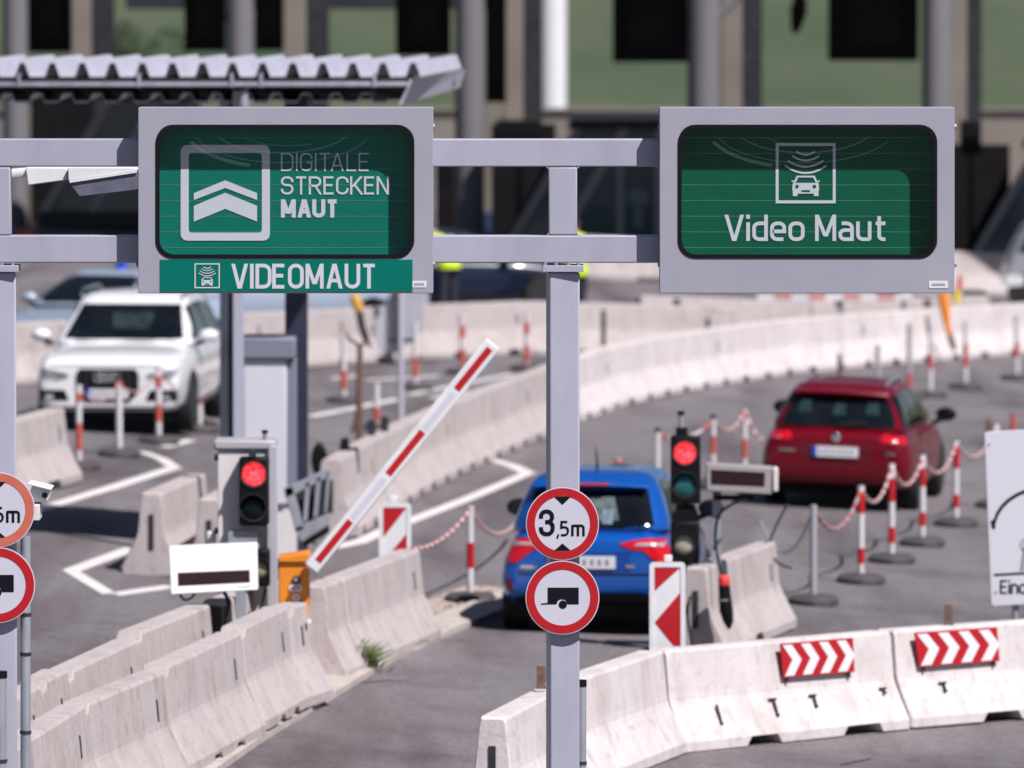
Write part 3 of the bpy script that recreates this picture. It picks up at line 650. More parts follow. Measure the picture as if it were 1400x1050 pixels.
# display
def display_box(poly, scr, y, label, m, dep, logo=None, tilt=0.0):
    cu = sum(p[0] for p in poly)/4; cv = max(p[1] for p in poly)
    t = thing('display_box', label, 'display', at(cu, cv, y), group='lane display boxes'); fn = lambda u, v, d: at(u, v, y+(cv-v)*tilt)-V((0, d, 0))
    MB().prism(poly, fn, -dep, 0).build('case', m, t, bevel=.008)
    MB().prism(scr, fn, .0, .004).build('screen', SCREEN, t, smooth=0)
    if logo: MB().prism(logo, fn, 0, .002).build('maker_print', GALV, t, smooth=0)
    for (a, b) in poly:
        p = fn(a+(cu-a)*.1, b+((poly[0][1]+poly[2][1])/2-b)*.22, 0); MB().tube([p, p-V((0, .004, 0))], .008, 8).build('screw', GALV, t)
    return t
DW = mat('display_white', (.90, .90, .90), .35)
dt = display_box([(231, 747.5), (351, 742.5), (352.5, 806.5), (233.5, 813)], [(243, 783), (341.5, 779), (342, 796), (243.5, 801)], 71.6, 'white display box with dark screen below the first traffic light', DW, .16, [(324, 801.6), (342, 800.8), (342, 802.6), (324, 803.4)], tilt=.0019)
boxpx(322, 800, 336, 905, 72.2, .08).build('stand', GALV, dt)
def cable(pts, r, label, y=None):
    P = [at(*p) for p in pts]; Q = []
    for i in range(len(P)-1):
        p0 = P[max(i-1, 0)]; p1 = P[i]; p2 = P[i+1]; p3 = P[min(i+2, len(P)-1)]
        for k in range(6):
            s = k/6; Q.append(.5*((2*p1)+(p2-p0)*s+(2*p0-5*p1+4*p2-p3)*s*s+(3*p1-p0-3*p2+p3)*s**3))
    Q.append(P[-1]); o = MB().tube(Q, r, 8).build('cable', BLACK, smooth=60); return tag(o, label, 'cable', 'black power cables')
cable([(305, 808, 72), (312, 822, 71.9), (308, 846, 71.8), (301, 866, 71.8)], .016, 'thick black cable looping down beneath the white display')
cable([(362, 806, 72.4), (358, 826, 72.2), (350, 842, 72.2)], .013, 'thin black cable between the white display and the mast')
cable([(246, 812, 71.7), (252, 820, 71.75), (262, 817, 71.8), (268, 808, 71.8)], .010, 'small dark cable loop at the corner of the white display')
# barrier boom with orange machine
ob = thing('barrier_machine', 'orange boom barrier machine with round stickers between concrete barriers', 'barrier machine', (at(402, 0, 72.4).x, 72.4, h(-1.8)))
boxpx(381, 768, 422.5, 945, 72.2, .36).build('machine_body', ORANGE, ob, bevel=.012)
MB().prism([(380, 769), (380, 762), (420, 756), (424, 757), (424, 769)], px_fn(72.17), -.42, 0).build('hood', ORANGE, ob, bevel=.01)
lk = MB().prism(disc(405, 792.5, 5.5, 20), px_fn(72.19), 0, .012).build('lock', DGREY, ob); MB().prism(disc(405, 792.5, 3, 16), px_fn(72.175), 0, .006).build('lock_core', GALV, ob)
for cu, cv in ((400, 804), (408, 804), (405, 817), (406, 829)):
    MB().prism(disc(cu, cv, 5, 18), px_fn(72.19), 0, .003).build('sticker', WHITEP, ob, smooth=0); MB().prism(disc(cu, cv, 2.6, 12), px_fn(72.186), 0, .003).build('sticker_print', mat('pink_print', (.6, .2, .2), .5), ob, smooth=0)
MB().tube([at(423, 849, 72.1), at(423, 849, 72.0)], .018, 10).build('bolt', WHITEP, ob)
boom = thing('barrier_boom', 'raised white boom with red stripes slanting up from the orange machine', 'boom', at(428, 780, 72.1))
fnb = px_fn(72.0)
ang = math.atan2(303, 245); ux, uv = cos(ang), -sin(ang); nx_, nv = sin(ang), cos(ang)
def bq(a0, a1, w0, w1, cu=428, cv=775): return [(cu+ux*a0+nx_*w0, cv+uv*a0+nv*w0), (cu+ux*a1+nx_*w0, cv+uv*a1+nv*w0), (cu+ux*a1+nx_*w1, cv+uv*a1+nv*w1), (cu+ux*a0+nx_*w1, cv+uv*a0+nv*w1)]
MB().prism(bq(-4, 392, -12, 11), fnb, -.07, 0).build('boom_profile', WHITEP, boom, bevel=.012)
for a0, a1 in ((10, 81), (163, 238), (312, 384)): MB().prism(bq(a0, a1, -4.5, 5), fnb, 0, .003).build('red_stripe', RED, boom, smooth=0)
for a0, a1 in ((86, 155), (243, 306)): MB().prism(bq(a0, a1, -4, 4.5), fnb, 0, .002).build('white_stripe', WHITES, boom, smooth=0)
MB().prism([(421, 764), (432, 762), (434, 790), (424, 792)], px_fn(72.05), -.1, 0).build('boom_clamp', CREAMP, boom, bevel=.005)

# beacons
def beacon(label, u0, v0, u1, v1, y, shapes, pin):
    c = at((u0+u1)/2, v1, y); gz = h(c.x, y); t = thing('striped_beacon', label, 'beacon', (c.x, y, gz), group='red and white beacons'); fn = px_fn(y)
    MB().prism(rrect(u0, v0, u1, v1, 5, 4), fn, -.04, 0).build('board', WHITEP, t, bevel=.004)
    w = (u1-u0); ringfaces(MB(), rrect(u0, v0, u1, v1, 5, 4), rrect(u0+w*.13, v0+w*.13, u1-w*.13, v1-w*.1, 2, 4), fn, 0, .008).build('white_rim', WHITEP, t)
    for s in shapes: MB().prism(s, fn, 0, .003).build('red_stripe', RED, t, smooth=0)
    boxpx(pin-6, v0-10, pin+5, v0-.5, y+.01, .04).build('handle', WHITEP, t, bevel=.008)
    b = V((c.x, y+.05, gz)); MB().tube([b, V((c.x, y+.02, at(0, v1, y).z+.05))], .03, 10).build('pole', GALV, t)
    MB().box(b+V((0, 0, .05)), (.4, .75, .1)).build('foot', RUBBER, t, bevel=.02)
beacon('white framed beacon with red arrow in front of the second traffic light', 888, 769, 937, 915, 70.9, ([(895, 776), (930, 776), (895, 808)], [(930, 810), (930, 883), (921, 883), (895, 851)]), 914)
beacon('small striped beacon behind the concrete barrier by the boom', 518, 688, 562, 800, 80.5, ([(524, 694), (556, 694), (524, 735)], [(556, 729), (556, 752), (537, 752)]), 538)

# second signal island
tl = traffic_light('red traffic light beside the grey display in the middle island', 917, 596, 958, 689, 79.0, ((936.5, 619, 15.5, REDLAMP), (936, 663, 15.5, GREENL)))
MB().tube([at(931, 597, 79.1), at(931, 566, 79.1)], .022, 10).build('mast_pin', GALV, tl); MB().tube([at(931, 567, 79.1), at(931, 562, 79.1)], .032, 10).build('cap', BLACK, tl)
boxpx(924, 585, 940, 596.5, 79.02, .1).build('bracket', BLACK, tl)
MB().tube([at(937, 600, 79.22), at(937, 880, 79.22)], .03, 10).build('pole', DGREY, tl)
t2 = traffic_light('dark signal with single pale round lens under the second red light', 917, 713, 957, 771, 79.0, ((935, 743, 14, BEIGEL),))
MB().prism([(925, 690), (950, 690), (958, 712), (921, 712)], px_fn(79.04), -.08, 0).build('neck', BLACK, t2)
d2 = display_box([(966, 634), (1056, 639), (1055, 676), (966, 671)], [(972, 642), (1046, 646), (1045, 665), (972, 662)], 79.0, 'grey display box with dark screen in front of the red car', mat('display_grey', (.36, .33, .33), .5), .26)
boxpx(974, 672, 986, 900, 79.15, .06).build('stand', GALV, d2); boxpx(976, 677, 1030, 684, 79.1, .05).build('bracket', BLACK, d2)
boxpx(1057, 640, 1064, 672, 78.98, .26).build('side_cover', CREAMP, d2, bevel=.008)
cable([(1022, 683, 79), (1000, 690, 78.8), (982, 706, 78.8), (978, 740, 78.8), (984, 775, 78.7), (990, 800, 78.6)], .014, 'black cable curving from the grey display down to the barrier')
cable([(944, 770, 78.8), (947, 800, 78.7), (940, 838, 78.6), (946, 882, 78.5)], .013, 'black cable hanging from the pale lens signal')
cable([(1076, 690, 82), (1052, 742, 82.6), (1062, 768, 82.2), (1082, 777, 82)], .010, 'thin dark cable trailing on the road behind the lone barrier')

def sleeve(label, pts, rad, y, capm, capn, bodym, group='sleeves hung on the barriers'):
    t = thing('hanging_sleeve', label, 'sleeve', at(pts[0][0], pts[0][1], y), group=group)
    P = [at(u, v, y) for u, v in pts]; k = capn
    MB().tube(P[:k+1], [r/ppm(y) for r in rad[:k+1]], 12).build('cap', capm, t, smooth=60); MB().tube(P[k:], [r/ppm(y) for r in rad[k:]], 12).build('body', bodym, t, smooth=60)
    return t
REDCAP = mat('red_plastic_cap', (.72, .05, .04), .45)
s_ = sleeve('black tapered sleeve with red cap on the lone barrier', [(990, 786), (990, 790), (990, 796), (990, 800), (991, 815), (993, 835), (996, 850), (997, 860)], [5, 8, 8.5, 8, 8.5, 9.5, 7, 2], 78.4, REDCAP, 3, BLACK)
MB().tube([at(990.5, 819, 78.4), at(990.6, 821, 78.4)], 9.2/ppm(78.4), 12).build('ring', GALV, s_)
sleeve('dark bent sleeve with yellow and red head above the rear barrier', [(484, 402), (486, 410), (490, 420), (491, 426), (494, 445), (500, 462), (506, 474)], [6, 7, 7, 5, 5, 5, 2.5], 124, mat('yellow_red_cap', (.75, .30, .06), .5, col2=(.72, .5, .1), scale=9), 3, DGREY)
o_ = sleeve('orange tapered sleeve hung on the far end of the curved barrier', [(1291, 396), (1290, 405), (1292, 425), (1295, 445), (1298, 456), (1302, 470), (1305, 480)], [5, 7.5, 6.5, 4.5, 4, 4.5, 2.5], 138, mat('orange_fabric', (.80, .25, .02), .7), 4, RUST)
t = thing('warning_lamp', 'red and yellow warning lamp beside the Video Maut sign edge', 'lamp', at(1311, 410, 140))
MB().tube([at(1308, 415, 140), at(1308, 396, 140)], .055, 12).build('lamp_body', mat('yellow_plastic', (.8, .62, .02), .5), t); MB().tube([at(1312, 395.5, 140), at(1312, 376, 140)], [.05, .03], 12).build('lamp_head', mat('red_lamp_plastic', (.6, .03, .06), .5), t)

# chevron boards, stubs on the front right row
def face_pt(u, v, seg, off):
    p0, p1, _ = FR[seg]; d = ray(u, v); n = V((p1.y-p0.y, -(p1.x-p0.x), 0)).normalized(); o = p0+n*off     # vertical plane in front of the barrier
    tt = (o-V((0, 0, H))).dot(n)/d.dot(n); return V((0, 0, H))+d*tt
def chev(quad, seg, label):
    q = [face_pt(u, v, seg, .17) for u, v in quad]   # tl, tr, br, bl
    n = (q[1]-q[0]).cross(q[3]-q[0]).normalized(); n = n if n.y < 0 else -n
    def fn(a, b, d): return (q[0].lerp(q[1], a)).lerp(q[3].lerp(q[2], a), b)+n*d
    t = thing('chevron_board', label, 'board', fn(.5, 1, 0), group='red and white chevron boards')
    MB().prism([(0, 0), (1, 0), (1, 1), (0, 1)], fn, -.015, 0).build('board', RED, t, bevel=.003)
    for k in range(4):
        a = .015+k*.25; w = .125; tip = .12
        MB().prism([(a, .05), (a+w, .05), (a+w+tip, .5), (a+w, .95), (a, .95), (a+tip, .5)], fn, 0, .003).build('chevron', mat('chevron_white', (.80, .80, .84), .45), t, smooth=0)
    for a in (.07, .95): MB().box(fn(a, 1.03, -.02), (.025, .04, .05)).build('bracket', DGREY, t)
chev([(1068, 880), (1166.5, 872), (1168.5, 919), (1072, 927)], 2, 'smaller red chevron board on the white front barrier')
chev([(1251.5, 865), (1363.5, 857.5), (1367, 904), (1258, 912.5)], 3, 'larger red chevron board on the white front barrier')
for u, v, seg, lb in ((1297, 851, 3, 'short rusty stub on the barrier above the larger chevron board'), (740, 938, 0, 'short rusty stub on the barrier hidden by the gantry post')):
    p = face_pt(u, v, seg, 0); t = thing('metal_stub', lb, 'stub', p); MB().box(p+V((0, 0, .07)), (.065, .04, .16)).build('stub_plate', RUST, t, bevel=.004); MB().box(p+V((0, .0, -.01)), (.08, .06, .02)).build('stub_foot', RUST, t)
tb = FR[0][2]; Mi = Matrix.LocRotScale(tb.location, tb.rotation_euler, None).inverted(); xe_ = (Mi @ FR[0][0]).x
for yy, zz in ((.10, .37), (.12, .30), (-.02, .24)):
    MB().tube([(xe_+.03, yy, zz+.03), (xe_-.04, yy, zz+.03), (xe_-.05, yy-.02, zz), (xe_-.04, yy-.03, zz-.03), (xe_+.03, yy-.03, zz-.03)], .009, 6).build('hook', DGREY, tb, world=False)
t = thing('road_sign', 'white board with black curved arrow and the word Eino at the frame edge', 'road sign', (at(1400, 0, 75).x, 75, h(4.4)))
fe = px_fn(75)
MB().prism([(1346, 592), (1352, 590), (1520, 582), (1530, 586), (1541, 818), (1360, 829), (1355, 826)], fe, -.03, 0).build('board', mat('white_board', (.66, .65, .72), .5), t, bevel=.004)
mb = MB(); arc = []
for i in range(9):
    a = i/8*pi/2; arc.append((1357+72*(1-cos(a)), 721-56*sin(a)))
lo = [(a+3.2, b+3.6) for a, b in arc]; mb.prism(arc+lo[::-1], fe, 0, .003)
mb.prism([(1356.5, 724), (1354.5, 711), (1362.5, 712)], fe, .0032, .0045)
mb.prism([(1359, 784.5), (1536, 775), (1536, 778), (1359, 787.5)], fe, 0, .003)
text(mb, 'Einordnen', 1367, 812, 1457, 793, fe, .003, 2.7, gap=.2); mb.build('print', SIGNK, t, smooth=0)
mb = MB(); ringfaces(mb, disc(1403, 745, 9, 20), disc(1403, 745, 7, 20), fe, 0, .003); mb.prism([(1394, 781), (1400, 780), (1404, 740), (1400, 740)], fe, 0, .003); mb.build('faint_print', mat('grey_print', (.30, .30, .33), .5), t, smooth=0)
for uu in (1390, 1500): MB().tube([at(uu, 700, 75.06), V((at(uu, 0, 75).x, 75.06, h(4.4)))], .03, 10).build('pole', GALV, t)
for a, b in ((1352, 608), (1361, 810)):
    p = at(a, b, 75); MB().tube([p, p-V((0, .006, 0))], .008, 8).build('screw', DGREY, t)

# ---------------------------------------------------------------- delineator posts and chains
POSTW = mat('post_white', (.60, .58, .60), .5, col2=(.68, .66, .68), scale=9); POSTG = mat('post_grey', (.36, .36, .40), .55)
def post(u, vb, vt, label, bands=((.70, .93), (.22, .40)), m=None, group='chain posts', base=True, r=.034, cap=None, red=None):
    p = on(u, vb); s = ppm(p.y); hh = (vb-vt)/s
    t = thing('chain_post', label, 'post', p, group=group); b0 = V(p)
    if base:
        rings = [[p+V((cos(2*pi*k/12)*.25*q, sin(2*pi*k/12)*.34*q, z)) for k in range(12)] for q, z in ((1, 0), (1.0, .05), (.85, .085), (.3, .10))]
        MB().loft(rings).build('rubber_foot', RUBBER, t, smooth=40)
    MB().tube([p+V((0, 0, .06)), p+V((0, 0, hh))], r, 12).build('pole', m or POSTW, t, smooth=40)
    for a, b in bands: MB().tube([p+V((0, 0, a*hh)), p+V((0, 0, b*hh))], r+.003, 12).build('red_band', red or RED, t, smooth=40)
    if cap: MB().tube([p+V((0, 0, hh)), p+V((0, 0, hh+.05))], [r*1.15, r*.8], 12).build('cap', cap, t, smooth=40)
    return p+V((0, 0, hh-.03))
def chain(a, b, sag, label, m=(None, None), r=.022, seg=.09):
    m = (m[0] or REDW, m[1] or POSTW); L = (b-a).length; n = max(6, int(L*1.1/seg)); mb = MB()
    P = [a.lerp(b, i/n)-V((0, 0, sag*4*(i/n)*(1-i/n))) for i in range(n+1)]
    for i in range(n):
        q0, q1 = P[i], P[i+1]; e = (q1-q0)*.08
        mb.tube([q0-e, q0+(q1-q0)*.15, q0.lerp(q1, .5), q0+(q1-q0)*.85, q1+e], [r*.5, r*.9, r*.62, r*.9, r*.5], 7, (i//2) % 2)
    return tag(mb.build('plastic_chain', list(m), smooth=60), label, 'chain', 'plastic chains between posts')
A = [post(1112, 826, 690, 'plain grey chain post nearest the lone barrier', (), POSTG),
     post(1177, 797, 664, 'striped chain post, nearest of the striped row beside the red car', ((.72, .94), (.20, .36))),
     post(1219, 769, 634, 'second striped chain post beside the red car, glint on top', ((.62, .86), (.20, .36))),
     post(1261, 746, 622, 'third striped chain post beside the red car', ((.66, .86), (.22, .37))),
     post(1307, 719, 603, 'tall striped chain post left of the white board', ((.68, .97), (.22, .37))),
     post(1362, 694, 580, 'striped chain post mostly behind the white board')]
chain(A[0], A[1], .30, 'grey and red chain from the plain post to the first striped one', (REDW, POSTG))
for i, nm in ((1, 'red and white chain between first and second striped post'), (2, 'red and white chain sagging in front of the red car wheel'), (3, 'red and white chain right of the red car'), (4, 'red and white chain running behind the white board')):
    chain(A[i], A[i+1], .24, nm)
a0 = on(1040, 772); a0 = V((a0.x, a0.y, a0.z+.45)); chain(a0, A[0], .38, 'grey chain drooping toward the lone barrier', (POSTG, POSTG), r=.014)
p = post(643, 823, 692, 'striped chain post alone on the road left of the blue car', ((.36, .62),)); q = at(562, 751, 80.4)
chain(q, p, .10, 'red and white chain from the small beacon to the lone post'); chain(p, at(712, 704, 93), .22, 'red and white chain between lone post and blue car')
L0 = [post(108, 641, 526, 'striped post left of the white car number plate', ((.22, .55), (.80, .9)), r=.036, red=REDW), post(163, 624, 520, 'plain white post in front of the white car', ((.92, 1.0),), r=.038, red=REDW),
      post(217, 606, 500, 'striped post before the wheel of the white car', ((.28, .5), (.72, .86)), r=.036, red=REDW), post(273, 591, 512, 'striped post beside the rear door of the white car', ((.5, .9),), r=.036, red=REDW)]
for i, nm in enumerate(('faded chain across the white car bumper', 'faded chain before the white car headlight', 'faded chain beside the white car door')): chain(L0[i], L0[i+1], .18, nm, r=.014)
# posts beyond the blue car
B_ = [post(845, 705, 627, 'red topped post above the blue car roof', ((.72, .98),), red=REDW), post(899, 668, 590, 'white post with dark tip left of the second traffic light', ((.0, .1),), cap=DGREY),
      post(975, 668, 572, 'leaning striped post left of the grey display', ((.5, .75),), cap=DGREY, red=REDW), post(1018, 655, 560, 'striped post above the grey display', ((.3, .58),), red=REDW)]
chain(B_[1], B_[2], .12, 'faded chain behind the second traffic light'); chain(B_[2], B_[3], .16, 'faded chain above the grey display'); chain(B_[3], on(1056, 610, .5), .1, 'faded chain reaching toward the red car')
far = [(1148, 545, 487, 'short dark post beyond the red car roof', RUST, ((.1, .3),)), (1200, 550, 476, 'grey tipped post right of the red car roof', POSTG, ((.1, .35),)), (1243, 545, 446, 'tall grey post in front of the curved barrier', POSTG, ((.1, .35),)),
       (1272, 543, 450, 'striped post left of the orange sleeve', POSTW, ((.42, .65),)), (1320, 532, 444, 'striped post right of the orange sleeve', POSTW, ((.35, .7),)), (1390, 520, 436, 'striped post at the frame edge before the curved barrier', POSTW, ((.38, .62),))]
FA = []
for u, vb, vt, lb, m, bd in far: FA.append(post(u, vb, vt, lb, bd, m, red=REDW, cap=POSTG, r=.037))
for u, vb, vt, lb in ((470, 551, 458, 'red banded post by the bare rusty pole'), (568, 533, 440, 'red banded post right of the thin grey pole'), (632, 512, 428, 'red banded post beside the boom tip'), (720, 507, 424, 'red banded post left of the gantry post'),
                      (515, 588, 524, 'pale yellowish post on the curved barrier start')):
    post(u, vb, vt, lb, ((.14, .42), (.6, .8)) if u > 600 else ((.2, .48),), red=REDW, r=.04)
for u, vb, vt, lb in ((825, 500, 424, 'thin dark post against the pale rear barrier'), (925, 482, 409, 'thick dark grey post against the rear barrier'), (1352, 603, 572, 'small leaning post behind the white board')):
    post(u, vb, vt, lb, (), DGREY if u < 1000 else RUST, base=False, r=.035 if u != 925 else .06)
post(1385, 625, 566, 'red tipped post above the white board', ((.6, 1),), red=REDW)

# bare pole with hooks, thin pole, sheet, steel gate, reel
t = thing('rusty_pole', 'rusty pole with forked top standing behind the curved barrier', 'pole', on(492, 612))
p = V(t.location); k = ppm(p.y)
MB().tube([p, at(491, 540, p.y), at(492, 480, p.y), at(493, 470, p.y)], [.05, .04, .035, .03], 10).build('pole', RUST, t, smooth=60)
MB().tube([at(492, 478, p.y), at(486, 468, p.y), at(478, 465, p.y), at(473, 456, p.y)], .018, 8).build('hook', DGREY, t); MB().tube([at(493, 474, p.y), at(498, 468, p.y)], .018, 8).build('hook', DGREY, t)
MB().tube([at(491, 560, p.y), at(481, 592, p.y)], .03, 8).build('strut', RUST, t)
t = thing('grey_pole', 'thin pale grey pole rising behind the sign DIGITALE', 'pole', on(548, 574)); p = V(t.location)
MB().tube([p, at(547.5, 330, p.y)], .042, 12).build('pole', mat('pale_pole', (.47, .47, .55), .5), t, smooth=60)
MB().box(at(548, 465, p.y), (.34, .03, .05)).build('cross_bracket', DGREY, t)
t = thing('plastic_sheet', 'translucent grey sheet on a frame behind the thin pole', 'sheet', on(545, 500)); p = V(t.location)
MB().prism([(536, 330), (581, 380), (578, 452), (548, 482), (512, 484), (512, 440), (535, 400)], px_fn(p.y), -.05, 0).build('sheet', mat('grey_film', (.36, .37, .44), .35, col2=(.46, .46, .52), scale=3), t)
MB().tube([at(541, 350, p.y-.1), at(540, 482, p.y-.1)], .035, 8).build('frame_tube', DGREY, t)
t = thing('steel_gate', 'grey steel barrier gate with slanted openings below the booth', 'gate', on(420, 742))
fg = px_fn(86.5)
for nm, poly in (('top_rail', [(388, 668), (450, 640), (450, 652), (390, 682)]), ('bottom_rail', [(402, 722), (450, 702), (450, 716), (412, 742)]), ('left_post', [(388, 668), (400, 664), (416, 724), (404, 728)]),
                 ('strut', [(418, 660), (424, 657), (420, 712), (414, 715)]), ('strut', [(433, 652), (439, 650), (434, 706), (428, 709)]), ('strut', [(447, 646), (452, 644), (447, 700), (443, 702)])):
    MB().prism(poly, fg, -.10, 0).build(nm, GALV, t, bevel=.006)
MB().prism([(396, 676), (450, 650), (450, 708), (410, 728)], px_fn(86.75), -.02, 0).build('back_plate', DGREY, t)
MB().prism([(412, 742), (450, 718), (450, 728), (418, 748)], px_fn(86.52), -.10, 0).build('rubber_foot', BLACK, t)
t = thing('cable_reel', 'black oval reel standing behind the steel gate', 'reel', on(436, 662)); p = V(t.location)
MB().prism([(436+11*cos(a*pi/10), 629+23*sin(a*pi/10)) for a in range(20)], px_fn(p.y), -.25, 0).build('reel_body', BLACK, t, bevel=.03); MB().tube([at(436, 650, p.y+.1), p+V((0, .1, 0))], .05, 8).build('reel_foot', BLACK, t)
t = thing('connector_plate', 'black angled connector plate on the first curved barrier segment', 'plate', at(478, 630, 100))
b0 = gp(478, 614); fq = px_fn(b0.y-.33)
MB().prism([(466, 600), (476, 598), (478, 612), (490, 612), (492, 648), (486, 640), (482, 618), (462, 626)], fq, -.05, 0).build('plate_body', BLACK, t)
for u, v in ((508, 585), (526, 580)):
    p = gp(u, v+10); t = thing('barrier_bracket', 'dark bracket on the curved barrier, ' + ('below the pale yellowish post' if u == 508 else 'next toward the boom'), 'bracket', p+V((0, 0, .8))); MB().box(p+V((0, 0, .88)), (.09, .09, .18)).build('bracket_body', DGREY, t, bevel=.01)

# ---------------------------------------------------------------- canopy with booth on the left island
cy0, cy1 = 86.3, 90.2
zr0 = at(300, 101, cy0).z; zr1 = zr0+.02
t = thing('island_canopy', 'corrugated sheet canopy roof on two posts above the left lanes', 'canopy', (at(316, 0, 88).x, 88, .3))
x0, x1 = at(-330, 0, cy0).x, at(560, 0, cy0).x
ROOFM = mat('roof_sheet', (.45, .45, .54), .45, col2=(.52, .52, .60), scale=2)
per = 41.0/ppm(cy0); hh = .135; prof = []; x = x0
while x < x1-per*.5:
    prof += [(x, .0), (x+per*.50, .0), (x+per*.66, hh), (x+per*.84, hh)]
    x += per
prof.append((x, 0))
xs_shift = (0 if True else 0)
vs = []; n = len(prof)
for yy, zz in ((cy0, zr0), (cy1, zr1)):
    for a, b in prof: vs.append((a+(.38 if yy > cy0+1 else 0), yy, zz+b-.02))
k = len(vs); vs += [V(p)-V((0, 0, .012)) for p in vs]
fs = [(i, i+1, n+i+1, n+i) for i in range(n-1)]+[(k+i, k+n+i, k+n+i+1, k+i+1) for i in range(n-1)]+[(i, k+i, k+i+1, i+1) for i in range(n-1)]
MB().add(vs, fs).build('corrugated_roof', ROOFM, t, smooth=0)
def xbeam(y, v0, v1, m, name, u0=-330, u1=557, d=.12): boxpx(u0, v0, u1, v1, y, d).build(name, m, t, bevel=.006)
xbeam(cy0-.02, 108, 121, DGREY, 'front_beam'); xbeam(cy0-.06, 112.5, 118.5, GALV, 'gutter', d=.05)

MB().box(((x0+x1)/2, cy1-.3, zr1-.19), (x1-x0, .12, .30)).build('rear_beam', DGREY, t)
z1, z0 = at(300, 127, cy0+.6).z, at(300, 138, cy0+.6).z; per2 = per; vs = []; x = x0
while x < x1-.3: vs += [(x, z1), (x+per2*.28, z1), (x+per2*.40, z0), (x+per2*.85, z0)]; x += per2
n = len(vs); mb = MB(); mb.add([(a, cy0+.6, b) for a, b in vs]+[(a, cy0+3.0, b) for a, b in vs]+[(a, cy0+.6, b-.02-(.0)) for a, b in vs], [(i, i+1, n+i+1, n+i) for i in range(n-1)]+[(i, 2*n+i, 2*n+i+1, i+1) for i in range(n-1)]).build('lower_sheet', ROOFM, t, smooth=0); xbeam((cy0+cy1)/2, 106, 124, DGREY, 'purlin', u1=550)
for u in (-15, 26, 190, 317, 357, 512): boxpx(u-2.5, 100, u+2.5, 119, cy0-.075, .02).build('gutter_bracket', GALV, t)
fe2 = px_fn(cy1-.5)
xe = at(560, 0, cy0).x
mb = MB(); a = at(545, 143, cy0+.05); b = at(560, 108, cy0+.05); c = at(632, 96, cy1); d_ = at(625, 120, cy1)
mb.add([a, b, c, d_, a+V((.03, .02, 0)), b+V((.03, .02, 0)), c+V((.03, .02, 0)), d_+V((.03, .02, 0))], [(0, 1, 2, 3), (4, 7, 6, 5), (0, 4, 5, 1), (1, 5, 6, 2), (2, 6, 7, 3), (3, 7, 4, 0)]).build('end_fascia', ROOFM, t, smooth=0)
mb = MB(); boxpx(545, 108, 622, 116, cy1-.6, .1, mb=mb).build('end_purlin', DGREY, t)
boxpx(301, 124, 312, 765, 88.0, .14).build('post', GALV, t, bevel=.006); boxpx(319, 124, 332, 772, 86.75, .14).build('post', mat('post_lavender', (.40, .41, .51), .5), t, bevel=.006)
boxpx(312.3, 124, 318.7, 765, 88.06, .05).build('post_web', DGREY, t)
boxpx(390, 124, 420, 765, 88.0, .22).build('post', mat('dark_blue_post', (.020, .024, .045), .45, col2=(.03, .034, .06), scale=3), t, bevel=.01)
mb = MB().tube([at(333, 146, cy0), at(333, 128, cy0), at(331, 124, cy0)], [.05, .045, .10], 10).build('post_head', GALV, t)
t = thing('booth_cabinet', 'white and grey machine cabinet standing between the canopy posts', 'cabinet', (at(365, 0, 87.6).x, 87.6, .3))
boxpx(333, 491, 392, 690, 87.6, .8).build('cabinet_body', mat('cabinet_white', (.60, .60, .68), .45, col2=(.64, .64, .71), scale=2), t, bevel=.015)
boxpx(330, 462, 404, 491, 87.55, .9).build('cabinet_top', mat('cabinet_grey', (.20, .21, .27), .5), t, bevel=.02); boxpx(392.3, 491, 405, 690, 87.62, .75).build('side_panel', MATS['cabinet_grey'], t, bevel=.01)
boxpx(333, 690.3, 405, 765, 87.65, .8).build('plinth', CREAMP, t)

# ---------------------------------------------------------------- toll plaza in the background
def upx(u, y): return at(u, 0, y).x
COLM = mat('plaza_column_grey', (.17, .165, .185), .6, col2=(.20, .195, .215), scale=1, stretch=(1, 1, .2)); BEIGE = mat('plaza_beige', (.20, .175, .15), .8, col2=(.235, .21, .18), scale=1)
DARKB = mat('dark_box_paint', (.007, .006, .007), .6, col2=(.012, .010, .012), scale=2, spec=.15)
py = 176.0
t = thing('toll_canopy', 'toll plaza canopy on grey and beige columns across the background', 'canopy', (0, py, 0))
MB().box((0, 166.9, 7.45), (60, 10, .5)).build('unseen_shade_slab', mat('unseen_slab_light_grey', (.42, .43, .45), .5), t)  # unseen slab, set forward of the columns so its shade darkens the booths
for u, w in ((20, 34), (328, 36), (642, 40), (962, 44), (1281, 40)):
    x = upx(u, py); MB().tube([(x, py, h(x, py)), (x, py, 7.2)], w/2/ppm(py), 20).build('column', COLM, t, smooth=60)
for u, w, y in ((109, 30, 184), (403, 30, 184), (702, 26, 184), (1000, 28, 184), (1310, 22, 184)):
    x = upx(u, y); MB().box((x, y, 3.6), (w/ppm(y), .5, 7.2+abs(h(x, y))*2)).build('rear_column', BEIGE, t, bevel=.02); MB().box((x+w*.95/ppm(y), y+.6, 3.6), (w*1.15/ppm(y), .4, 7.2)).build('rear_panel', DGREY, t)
for u in (328, 962):
    for s in (-1, 1):
        MB().tube([at(u+s*8, 34, py), at(u+s*62, -18, py)], .075, 10).build('brace', COLM, t)
for z_ in (5.0,): MB().box((at(440, 0, 193).x, 193, 5.05), (8.6, .4, .55)).build('beam', DGREY, t)
for y_ in (176, 184):  MB().box((0, y_, 7.05), (60, .4, .3)).build('beam', DGREY, t)
MB().box((0, 180, 7.32), (60, .3, .2)).build('beam', DGREY, t)
